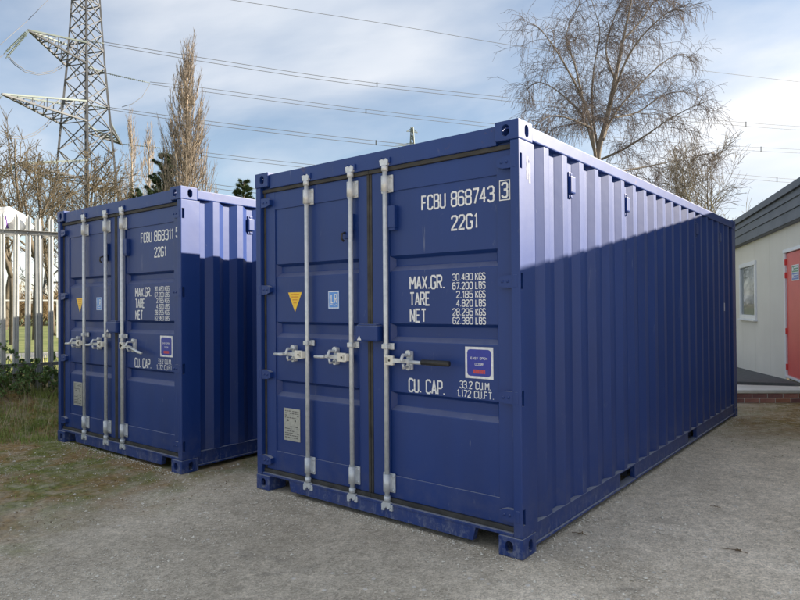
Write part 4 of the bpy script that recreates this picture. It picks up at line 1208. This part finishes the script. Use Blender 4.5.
# pines showing over the farther container
def pine(seed, H, W):
    rng = random.Random(seed); tr, nd = MB(), MB()
    t_ = limb(Vector((0, 0, -.2)), Vector((0, 0, 1)), H, H * .02, rng, .02, .02, 8, .2); tr.tube(t_[0], t_[1], 7)
    for i in range(150):
        f = .22 + .78 * (i / 150.0) ** .9
        p, d = along(t_[0], min(f, .99)); a = rng.uniform(0, 6.283)
        L = W * (1.05 - f) ** .75 * rng.uniform(.55, 1.1) + .18
        b_ = limb(p, Vector((math.cos(a), math.sin(a), rng.uniform(.05, .5))), L, .03, rng, .12, .06, 4, .3); tr.tube(b_[0], b_[1], 4, False)
        for j in range(int(14 + 16 * L)):
            e, d2 = along(b_[0], rng.uniform(.3, 1) * .999)
            for k_ in range(13):
                q = (splay(d2, rng.uniform(.2, 1.3), rng, .35)) * rng.uniform(.18, .34); s2 = q.cross(jit(rng, 1)).normalized() * .03
                nd.add([e - s2, e + s2, e + q], [(0, 1, 2)])
    return tr.mesh('trunk', M['grey_bark'], fix=False), nd.mesh('crown', M['pine'], fix=False)
pn = pine(2, 13.4, 3.4); pn2 = pine(6, 13.0, 2.6)
plant_tree(pn, 'pine_tree', ground_under(160, 48), 'dark green pine at the foot of the dense poplar', 'tree', 'dark green pines')
plant_tree(pn2, 'pine_tree', ground_under(133, 52), 'small dark pine just left of the other pine and below the thin poplars', 'tree', 'dark green pines', 1.2, .88)
plant_tree(pn2, 'pine_tree', ground_under(242, 46), 'dark green pine in the gap between the two containers', 'tree', 'dark green pines', 2.0, .84)
plant_tree(pn, 'pine_tree', ground_under(229, 52), 'smaller pine left of the one in the gap between the containers', 'tree', 'dark green pines', 3.0, .78)

# bare trees behind the fence
tA = [m_ for m_ in (lambda r: (r[0].mesh('trunk', M['grey_bark'], fix=False), r[1].mesh('crown', M['olive_twig'], fix=False)))(grow_tree(random.Random(31), 7.2, .13, .25, 19, 7, 5, .30, .02, .44, .0098, (0.05, 0), 3))]
tB = [m_ for m_ in (lambda r: (r[0].mesh('trunk', M['grey_bark'], fix=False), r[1].mesh('crown', M['olive_twig'], fix=False)))(grow_tree(random.Random(47), 7.0, .10, .22, 18, 7, 5, .35, .0, .42, .0098, (-.05, .04), 1))]
tC = [m_ for m_ in (lambda r: (r[0].mesh('trunk', M['grey_bark'], fix=False), r[1].mesh('crown', M['olive_twig'], fix=False)))(grow_tree(random.Random(66), 7.0, .10, .2, 18, 7, 5, .30, .03, .46, .0096, (.10, .0), 2))]
GT = 'bare trees beyond the fence'
for me, px, dep, rz, sc_, lab in (
    (tC, 12, 19.0, .3, .86, 'bare tree with a leaning trunk seen between the first fence spikes at the left edge'),
    (tA, 36, 22.0, 1.4, 1.00, 'bare forked tree seen between the middle fence pales, left of the farther container'),
    (tB, 54, 25.0, 2.2, 1.02, 'bare slim tree seen beside the left edge of the farther container'),
    (tC, 78, 27.0, 3.1, 1.10, 'bare tree in front of the left leg of the big pylon'),
    (tA, 98, 30.0, 4.3, 1.10, 'bare spreading tree in front of the right leg of the big pylon'),
    (tB, 112, 34.0, 5.0, 1.12, 'bare tree just right of the big pylon, below the thin poplars'),
    (tB, -14, 26.0, 1.0, 1.00, 'bare tree cut by the left edge of the photo behind the white sheet'),
    (tA, 4, 33.0, 2.6, 1.18, 'farther bare tree at the left edge, behind the leaning trunk'),
    (tC, 66, 40.0, 5.6, 1.28, 'farthest bare tree left of the big pylon, mostly behind the nearer trees')):
    plant_tree(me, 'bare_tree', ground_under(px, dep, .4), lab, 'tree', GT, rz, sc_)
hs = shrub(15, 2.6, 3.4, 30, .011, M['hedge_twig'], M['hedge_twig'])
for i, (px, dep) in enumerate(((-30, 40), (-8, 42), (10, 40), (30, 43), (47, 41), (66, 44), (90, 42))):
    where = ('just outside the left edge', 'at the left edge', 'in the first gap of the fence', 'behind the middle fence pales', 'left of the farther container', 'hidden mostly by the farther container', 'behind the farther container')[i]
    plant_tree(hs, 'hedge_shrub', ground_under(px, dep, .4), 'tan leafless hedge shrub across the grass, ' + where, 'shrub', 'tan hedge shrubs across the field', i * 1.1, 1.0 + .08 * (i % 3))

# low rail at the far side of the path
rl = empty('field_railing', FB + FD * 2 - FN * 17 + Vector((0, 0, .4)), fang2)
tag(rl, 'thin pale railing crossing the grass field beyond the palisade fence', 'railing')
b = MB(); b.bar((-22, 0, 1.42), (30, 0, 1.42), .05); b.build('rail', M['pale'], rl)
pmesh = MB().box(-.03, .03, -.03, .03, 0, 1.40).mesh('post', M['pale'])
for i in range(12):
    o = link('post', pmesh, rl); o.location = (-20 + i * 4.2, 0, 0)

# ------------------------------------------------------------------ grass, brambles, litter
M['grass'] = simple('rough_grass', (0.15, 0.225, 0.04), (0.36, 0.40, 0.11), 2.5, 0.85)
M['straw'] = simple('dry_grass', (0.30, 0.27, 0.14), (0.46, 0.41, 0.23), 3, 0.85)
M['bramble'] = simple('bramble_leaf', (0.055, 0.11, 0.028), (0.15, 0.235, 0.07), 4, 0.6)
M['cane'] = simple('bramble_cane', (0.10, 0.055, 0.035), (0.17, 0.10, 0.06), 4, 0.8)
M['stone'] = simple('loose_stone', (0.40, 0.365, 0.30), (0.92, 0.86, 0.74), 60, 0.9, 0, 0.3)
M['litter'] = simple('dead_leaf', (0.10, 0.065, 0.03), (0.22, 0.15, 0.075), 9, 0.9)
rng = random.Random(77)
def blade(mb, p, h, w, lean):
    a = rng.uniform(0, 6.283); d = Vector((math.cos(a), math.sin(a), 0)); s_ = Vector((-d.y, d.x, 0)) * w
    m_ = p + d * lean * .35 + Vector((0, 0, h * .62)); t_ = p + d * lean + Vector((0, 0, h * (1 - .35 * min(1, lean / h))))
    mb.add([p - s_, p + s_, m_ + s_ * .7, m_ - s_ * .7, t_], [(0, 1, 2, 3), (3, 2, 4)])
gb, sb = MB(), MB()
def fpt(s_, d): 
    q = FB + FD * s_ + FN * d; return Vector((q.x, q.y, gz(q.x, q.y) - .005))
cl = random.Random(5)
clumps = [(cl.uniform(-4.2, 2.2), cl.uniform(.05, 1.65)) for _ in range(260)]
for (cs0, cd0) in clumps:
    hh = cl.uniform(.05, .14) * (1.1 - .35 * cd0)
    for _ in range(70):
        s_, d = rng.gauss(cs0, .13), rng.gauss(cd0, .11)
        if d < -.3 or d > 2.0: continue
        q = fpt(s_, d)
        if -5.80 < q.x < -3.2 and q.y > -.2: continue
        blade(gb, q, hh * rng.uniform(.5, 1.5), .0028, hh * rng.uniform(.1, .9))
for i in range(1500):
    s_, d = rng.uniform(-4.2, 3.2), rng.uniform(.0, 1.75) ** 1.0
    q = fpt(s_, d)
    if -5.80 < q.x < -3.2 and q.y > -.2: continue
    h = rng.uniform(.12, .42); blade(sb, q, h, .0024, h * rng.uniform(.3, 1.3))
for i in range(8500):     # low moss and weeds in the yard margin
    x, y = rng.uniform(-7, -2.9), rng.uniform(-4.2, .9)
    if rng.random() > sstep((-x - 3.0) / 2.2) * .9: continue
    if math.sin(x * 2.3 + 1.7 * y) + math.sin(3.1 * y - x * 1.3 + 1) + rng.uniform(-.8, .8) < .55: continue
    if -5.78 < x < -3.26 and y > -.14: continue
    blade(gb if rng.random() < .75 else sb, Vector((x, y, gz(x, y) - .004)), rng.uniform(.012, .05), .0026, rng.uniform(.01, .04))
for i in range(14000):
    s_, d = rng.uniform(-7, 8), rng.uniform(-4.5, -.15)
    q = fpt(s_, d); q.z = .40
    blade(gb if rng.random() < .7 else sb, q, rng.uniform(.08, .30), .005, rng.uniform(.02, .2))
tag(gb.build('grass', M['grass'], fix=False), 'rough green grass on the bank below the fence', 'grass', kind='stuff')
tag(sb.build('dry_grass', M['straw'], fix=False), 'long straw-coloured grass stems on the bank', 'dry grass', kind='stuff')
bl, bc = MB(), MB()
for i in range(260):
    s_ = rng.uniform(-4.5, 2.2); p = fpt(s_, rng.uniform(-.45, .62))
    a = rng.uniform(0, 6.283)
    cane = limb(p, Vector((math.cos(a) * .6, math.sin(a) * .6, 1)), rng.uniform(.35, .85) * (1.5 if rng.random() < .14 else 1), .0045, rng, .22, -.14, 7, .5)
    bc.tube(cane[0], cane[1], 4, False)
    for j in range(34):
        e, d2 = along(cane[0], rng.uniform(.1, 1) * .999)
        for k_ in range(3):
            q = splay(d2, rng.uniform(.7, 1.4), rng, .2) * rng.uniform(.03, .06); w = q.cross(jit(rng, 1) + Vector((0, 0, .6))).normalized() * q.length * .38
            bl.add([e, e + q * .5 + w, e + q, e + q * .5 - w], [(0, 1, 2, 3)])
tag(bl.build('bramble_leaves', M['bramble'], fix=False), 'dark green bramble leaves along the foot of the fence', 'bramble', kind='stuff')
tag(bc.build('bramble_canes', M['cane'], fix=False), 'reddish bramble canes at the foot of the fence', 'bramble', kind='stuff')

def pebble(mb, p, r):
    m_ = Matrix.Rotation(rng.uniform(0, 6.283), 3, 'Z')
    v = [Vector((1, 0, 0)), Vector((.35, .9, 0)), Vector((-.75, .6, 0)), Vector((-.8, -.55, 0)), Vector((.4, -.9, 0)), Vector((.1, .1, .75)), Vector((-.2, -.1, .6))]
    v = [m_ @ Vector((q.x * rng.uniform(.7, 1.2), q.y * rng.uniform(.6, 1.0), q.z * rng.uniform(.5, 1.1))) * r + p for q in v]
    mb.add(v, [(0, 1, 5), (1, 2, 6, 5), (2, 3, 6), (3, 4, 6), (4, 0, 5), (4, 5, 6)])
st = MB(); n_ = 0
while n_ < 15000:
    u = rng.random(); dep = 2.6 + 8.0 * u * u; lat = rng.uniform(-.72, .72) * dep
    q = CAM + RT * lat + FW * dep; x, y = q.x, q.y
    if -2.46 < x < .02 and y > -.02 or -5.78 < x < -3.26 and y > -.16: continue
    if fdist(x, y) < 1.0: continue
    if math.sin(x * 1.9 + y * .7) + math.sin(y * 2.3 - x * .8) + math.sin(x * 4.1 + 2.0) * .6 + rng.uniform(-1.6, 1.6) < -.3: continue
    n_ += 1
    r = rng.choice((.003, .0035, .004, .005, .006)) * rng.uniform(.8, 1.3) * (rng.uniform(1.8, 2.7) if rng.random() < .06 else 1)
    pebble(st, Vector((x, y, gz(x, y) - r * .15 + .002)), r)
def grit(p0, p1, nrm, n):
    p0, p1, nrm = Vector(p0), Vector(p1), Vector(nrm)
    for _ in range(n):
        q = p0.lerp(p1, rng.random()) + nrm * (rng.expovariate(22.0) - .03)
        r = rng.choice((.003, .004, .005, .007)) * rng.uniform(.8, 1.4); pebble(st, Vector((q.x, q.y, gz(q.x, q.y) + .001)), r)
grit((-2.43, -.0, 0), (.0, .0, 0), (0, -1, 0), 900); grit((.0, .0, 0), (.0, 6.05, 0), (1, 0, 0), 1300); grit((-5.73, -.17, 0), (-3.30, -.15, 0), (0, -1, 0), 900)
tag(st.build('gravel', M['stone'], fix=False), 'loose pale stone chips scattered on the yard', 'gravel', kind='stuff')
lt = MB()
for i in range(2600):
    if rng.random() < .8: x, y = rng.uniform(-6.8, -2.6), rng.uniform(-3.4, 1.2)
    else: x, y = rng.uniform(.05, 2.2), rng.uniform(3.6, 7.2)
    if -2.46 < x < .02 and y > -.02 or -5.78 < x < -3.26 and y > -.16: continue
    p = Vector((x, y, gz(x, y) + .004)); a = jit(rng, .012); b_ = jit(rng, .012); a.z *= .3; b_.z = abs(b_.z) * .5
    lt.add([p, p + a, p + a + b_, p + b_], [(0, 1, 2, 3)])
tag(lt.build('leaf_litter', M['litter'], fix=False), 'brown leaf litter over the mossy yard margins', 'leaf litter', kind='stuff')
# a few scraps that stand out on the right
def scrap(px, py, size, lab):
    dd = ray(px, py); t = -CAM.z / dd.z; p = CAM + dd * t
    b = MB()
    for i in range(9):
        a = rng.uniform(0, 6.283); c_ = Vector((math.cos(a), math.sin(a), 0)) * size * rng.uniform(.0, .35)
        d = Vector((math.cos(a + 1), math.sin(a + 1), .04)) * size * rng.uniform(.3, .6); w = Vector((-d.y, d.x, .0)) * .24 + Vector((0, 0, rng.uniform(-.002, .004)))
        z = Vector((0, 0, .004 + .0015 * i))
        b.add([c_ + z, c_ + d * .5 + w + z, c_ + d + z * 1.3, c_ + d * .5 - w + z], [(0, 1, 2, 3)])
    b.tube([Vector((-size * 1.3, -.2 * size, .006)), Vector((0, .1 * size, .008)), Vector((size * 1.1, -.1 * size, .006))], .002, 5)
    o = b.build('dead_leaf_clump', M['litter'], fix=False); o.location = (p.x, p.y, .003); tag(o, lab, 'leaf clump', 'dead leaf clumps on the yard')
scrap(736, 552, .060, 'largest dead leaf clump lying on the grey yard at the lower right')
scrap(716, 508, .030, 'small dead leaf clump farther back than the large one at the lower right')
scrap(580, 535, .040, 'dark dead sprig on the yard close to the nearer container corner')

# ------------------------------------------------------------------ big pylon, far pylon and the lines
M['pylon'] = simple('pylon_steel', (0.055, 0.057, 0.063), (0.11, 0.113, 0.12), .5, 0.6, 0.2)
M['pylon_light'] = simple('pylon_pale_steel', (0.10, 0.125, 0.115), (0.16, 0.185, 0.17), .5, 0.6, 0.2)
M['wire'] = simple('conductor', (0.13, 0.135, 0.15), (0.17, 0.175, 0.19), .2, 0.6, 0.3)
M['insul'] = simple('insulator_glass', (0.09, 0.115, 0.105), (0.15, 0.18, 0.165), .5, 0.35)
PD = 60.0
pbase = ground_under(87, PD)
py_ = empty('pylon', pbase); tag(py_, 'tall grey lattice power pylon with long arms at the upper left', 'pylon')
def pz(py, d=PD): return CAM.z + (306.5 - py) / FPX * d
def hw(z):   # half diagonal of the body
    ks = ((0, 3.9), (pz(160), 2.45), (pz(62), 1.62), (pz(0), 1.22), (pz(-130), .55), (pz(-180), .15))
    for (a, b_), (c_, d_) in zip(ks, ks[1:]):
        if z <= c_: return b_ + (d_ - b_) * (z - a) / (c_ - a)
    return .15
ey = Vector((pbase.x - CAM.x, pbase.y - CAM.y, 0)).normalized(); ex = Vector((ey.y, -ey.x, 0))
# corners of the square body: left, near, right, far; a little turned
rotp = rad(2.0)
CORN = [ex * math.cos(rotp + k * math.pi / 2) + ey * math.sin(rotp + k * math.pi / 2) for k in range(4)]
TOPZ = pz(-178)
lev = [0.0]
while lev[-1] < TOPZ - 1.2: lev.append(lev[-1] + max(1.2, hw(lev[-1]) * 1.02))
for k in range(4):
    b = MB(); zz = [0, pz(160), pz(62), pz(0), pz(-130), TOPZ]
    for a, c_ in zip(zz, zz[1:]): b.bar(CORN[k] * hw(a) + Vector((0, 0, a)), CORN[k] * hw(c_) + Vector((0, 0, c_)), .19 if a < pz(62) else .15)
    b.build('leg', M['pylon'], py_)
for i in range(len(lev) - 1):
    a, c_ = lev[i], lev[i + 1]
    for k in range(4):
        p, q = CORN[k], CORN[(k + 1) % 4]
        for u, w in ((p, q), (q, p)):
            b = MB(); b.bar(u * hw(a) + Vector((0, 0, a)), w * hw(c_) + Vector((0, 0, c_)), .078)
            b.build('brace', M['pylon'], py_)
        if i % 3 == 0:
            b = MB(); b.bar(p * hw(c_) + Vector((0, 0, c_)), q * hw(c_) + Vector((0, 0, c_)), .10); b.build('brace', M['pylon'], py_)
def arm(tip, zin_top, zin_bot, cA, cB, n=6):
    b = MB(); t = tip - pbase
    roots_t = [CORN[k] * hw(zin_top) + Vector((0, 0, zin_top)) for k in (cA, cB)]
    roots_b = [CORN[k] * hw(zin_bot) + Vector((0, 0, zin_bot)) for k in (cA, cB)]
    for r_ in roots_b: b.bar(r_, t, .15)
    for i in range(n):
        f0, f1 = i / n, (i + 1) / n
        T = [r_.lerp(t, f0) for r_ in roots_t]; Bm = [r_.lerp(t, f0) for r_ in roots_b]; T1 = [r_.lerp(t, f1) for r_ in roots_t]; B1 = [r_.lerp(t, f1) for r_ in roots_b]
        for s_ in (0, 1):
            b.bar(Bm[s_], T[s_], .07); b.bar(T[s_], B1[s_], .07)
        b.bar(Bm[0], Bm[1], .07); b.bar(Bm[0], B1[1], .07)
    o = b.build('cross_arm', M['pylon'], py_)
    c2 = MB()
    for r_ in roots_t: c2.bar(r_, t, .14)
    c2.build('top_chord', M['pylon_light'], o)
DL, DRt = 50.5, 70.0
tipsL = [at(28, 30, 55.5), at(2, 94, 52.0), at(17, 163, 53.5)]
tipsR = [at(105, 73, 64.5), at(121, 144, 67.5), at(109, 192, 66.0)]
for (tl, tr_, yt, yb) in ((tipsL[0], tipsR[0], 45, 66), (tipsL[1], tipsR[1], 104, 124), (tipsL[2], tipsR[2], 163, 182)):
    arm(tl, pz(yt), pz(yb), 2, 1 if False else 3)
    arm(tr_, pz(yt + 12), pz(yb), 0, 1)
# insulator strings: rows of discs along short ties
def string(p0, p1, n=16):
    b = MB(); p0 = p0 - pbase; p1 = p1 - pbase
    b.tube([p0, p1], .04, 5)
    for i in range(n):
        f = .12 + .76 * i / (n - 1); c_ = p0.lerp(p1, f); d = (p1 - p0).normalized()
        b.tube([c_ - d * .03, c_ + d * .03], .085, 8, True, False)
    b.build('insulator_string', M['insul'], py_)
WA = Vector((RT.x, RT.y, 0)); 
def plan(px, A, B):
    """world point over the line A-B (lateral, depth) seen at picture column px: its depth"""
    k = (px - 400) / FPX
    (l0, d0), (l1, d1) = A, B
    t = (k * d0 - l0) / ((l1 - l0) - k * (d1 - d0)); return d0 + (d1 - d0) * t
def wire(name, px_pts, A, B, r=.030, lab='', spacers=()):
    pts = [at(x, y, plan(x, A, B)) for x, y in px_pts]
    # a smooth sag through the sampled points
    out = []
    for i in range(len(pts) - 1):
        p0 = pts[max(i - 1, 0)]; p1 = pts[i]; p2 = pts[i + 1]; p3 = pts[min(i + 2, len(pts) - 1)]
        for k_ in range(8):
            t = k_ / 8
            out.append(.5 * ((2 * p1) + (p2 - p0) * t + (2 * p0 - 5 * p1 + 4 * p2 - p3) * t * t + (3 * p1 - p0 - 3 * p2 + p3) * t ** 3))
    out.append(pts[-1])
    o = MB().tube(out, r, 5).build('power_line', M['wire'])
    tag(o, lab, 'power line', 'overhead power lines')
    return o
A_, B_ = (-31.0, 64.0), (62.0, 100.0)
def spacers(o, xs, A, B, px_pts, gap):
    for x in xs:
        for (x0, y0), (x1, y1) in zip(px_pts, px_pts[1:]):
            if x0 <= x <= x1:
                y = y0 + (y1 - y0) * (x - x0) / (x1 - x0); D_ = plan(x, A, B)
                MB().bar(at(x, y - .8, D_), at(x, y + gap + .8, D_ + .2), .11).build('spacer', M['wire'], o)
def ab(o): return (A_[0], A_[1] + o), (B_[0], B_[1] + o)
wire('w', [(92, -22), (160, -11), (232, 0), (390, 24.5), (520, 46.5), (669, 66.5), (800, 82), (930, 96)], *ab(-2), .028, 'single thin topmost wire crossing the whole sky')
W2 = [(104, 42), (200, 57.5), (350, 80), (520, 99), (660, 115), (720, 120.5), (800, 126.5), (930, 134)]
spacers(wire('w', W2, *ab(-4), .030, 'upper wire of the highest double line'), (377, 746), *ab(-4), W2, 3.6)
wire('w', [(104, 44.5)] + [(x, y + 3.6) for x, y in W2[1:]], *ab(-3.6), .030, 'lower wire of the highest double line')
W3 = [(150, 82), (200, 87.5), (350, 107.5), (490, 123.5), (620, 138), (672, 142.5), (800, 149.5), (930, 155)]
spacers(wire('w', W3, *ab(1), .030, 'upper wire of the second double line from the top'), (366, 761), *ab(1), W3, 3.6)
wire('w', [(150, 84)] + [(x, y + 3.6) for x, y in W3[1:]], *ab(1.4), .030, 'lower wire of the second double line from the top')
W4 = [(106, 107), (200, 120), (300, 132.5), (400, 143.5), (560, 159), (700, 171), (749, 175.5), (800, 179.5), (930, 186)]
spacers(wire('w', W4, *ab(-6), .030, 'upper wire of the third double line, passing just above the nearer container'), (376, 777), *ab(-6), W4, 3.6)
wire('w', [(106, 109)] + [(x, y + 3.6) for x, y in W4[1:]], *ab(-5.6), .030, 'lower wire of the third double line, passing just above the nearer container')
W5 = [(165, 147), (200, 152), (305, 164), (420, 175), (560, 186), (700, 196)]
wire('w', W5, *ab(4), .030, 'upper wire of the fourth double line, vanishing behind the nearer container')
wire('w', [(x, y + 3.6) for x, y in W5], *ab(4.4), .030, 'lower wire of the fourth double line, vanishing behind the nearer container')
W6 = [(109, 172), (200, 182.5), (235, 187), (300, 193), (420, 203)]
wire('w', W6, *ab(-3), .030, 'upper wire of the lowest double line, low in the gap between the containers')
wire('w', [(x, y + 4.0) for x, y in W6], *ab(-2.6), .030, 'lower wire of the lowest double line, low in the gap between the containers')
# strings and jumper loops at the arms
string(tipsR[0], at(150, 83, plan(150, *ab(1))), 18)
string(tipsR[1], at(165, 148.5, plan(165, *ab(4))), 18)
string(at(76, 40, 60), at(104, 43.3, plan(104, *ab(-4))), 12)
string(at(74, 104, 60), at(106, 108, plan(106, *ab(-6))), 12)
for (a, b_) in (((28, 30), (4, 54)), ((2, 94), (-24, 112)), ((17, 163), (-8, 180))):
    string(at(*a, 55.0), at(*b_, 51.0), 18); string(at(a[0] + .8, a[1] + 1.5, 55.3), at(b_[0] + 2, b_[1] + 4, 51.0), 18)
def loop(pts, d0, d1, lab):
    n = len(pts); q = [at(x, y, d0 + (d1 - d0) * i / (n - 1)) for i, (x, y) in enumerate(pts)]
    o = MB().tube(q, .032, 5).build('jumper_cable', M['wire']); tag(o, lab, 'cable', 'slack jumper cables on the big pylon')
loop([(7, 54), (15, 63), (25, 70), (38, 73.5), (52, 71), (62, 65), (70, 58)], 51.5, 60, 'upper strand of the slack cable loop hanging under the top left arm')
loop([(7, 56), (15, 65), (25, 72), (38, 75), (52, 73), (62, 67.5), (70, 60)], 51.8, 60, 'lower strand of the slack cable loop hanging under the top left arm')
loop([(-12, 120), (0, 130), (12, 136), (24, 137), (36, 132), (46, 124), (54, 115)], 50, 58, 'upper strand of the slack cable loop hanging under the long middle left arm')
loop([(-12, 122), (0, 132.5), (12, 138.5), (24, 139), (36, 134.5), (46, 127), (54, 118)], 50.2, 58, 'lower strand of the slack cable loop hanging under the long middle left arm')
loop([(122, 107), (132, 104), (142, 97), (150, 84)], 64, 66, 'short slack cable right of the big pylon under the second line')
def lwire(p, lab):
    q = [at(*a) for a in p]; o = MB().tube(q, .028, 5).build('power_line', M['wire']); tag(o, lab, 'power line', 'overhead power lines')
lwire([(5, 54, 51), (-40, 84, 44), (-120, 140, 36)], 'wire leaving the top left arm of the big pylon out of the left edge')
lwire([(0, 45, 52), (26, 22, 58), (52, -4, 64)], 'faint slanting wire in the top left corner above the big pylon arm')
lwire([(-22, 112, 50), (-70, 140, 44), (-140, 180, 38)], 'wire leaving the middle left arm of the big pylon out of the left edge')

FDp = 165.0
fb = ground_under(413.5, FDp); fp = empty('far_pylon', fb); tag(fp, 'tiny distant lattice pylon peeping over the top edge of the nearer container', 'pylon')
def fz(py): return CAM.z + (306.4 - py) / FPX * FDp
lg = MB(); bc2 = MB()
hwf = lambda z: .35 + max(0, fz(128) - z) * .085 if z < fz(128) else .35
lv = [0, 8, 16, 23, 29, 34, 37.5, 40.5, 43, 45, 46.8, fz(127)]
cf = [ex * math.cos(.4 + k * math.pi / 2) + ey * math.sin(.4 + k * math.pi / 2) for k in range(4)]
for a, c_ in zip(lv, lv[1:]):
    for k in range(4):
        lg.bar(cf[k] * hwf(a) + Vector((0, 0, a)), cf[k] * hwf(c_) + Vector((0, 0, c_)), .20)
        bc2.bar(cf[k] * hwf(a) + Vector((0, 0, a)), cf[(k + 1) % 4] * hwf(c_) + Vector((0, 0, c_)), .13)
        bc2.bar(cf[(k + 1) % 4] * hwf(a) + Vector((0, 0, a)), cf[k] * hwf(c_) + Vector((0, 0, c_)), .13)
lg.build('legs', M['pylon_light'], fp); bc2.build('bracing', M['pylon_light'], fp)
for z, L in ((fz(131), 1.6), (fz(146), 5.0), (fz(160), 6.0)):
    for s_ in (-1, 1):
        b = MB(); b.bar(Vector((0, 0, z)), ex * (s_ * L) + Vector((0, 0, z - .2)), .18); b.bar(Vector((0, 0, z + .9)), ex * (s_ * L) + Vector((0, 0, z - .2)), .14)
        b.build('cross_arm', M['pylon_light'], fp)
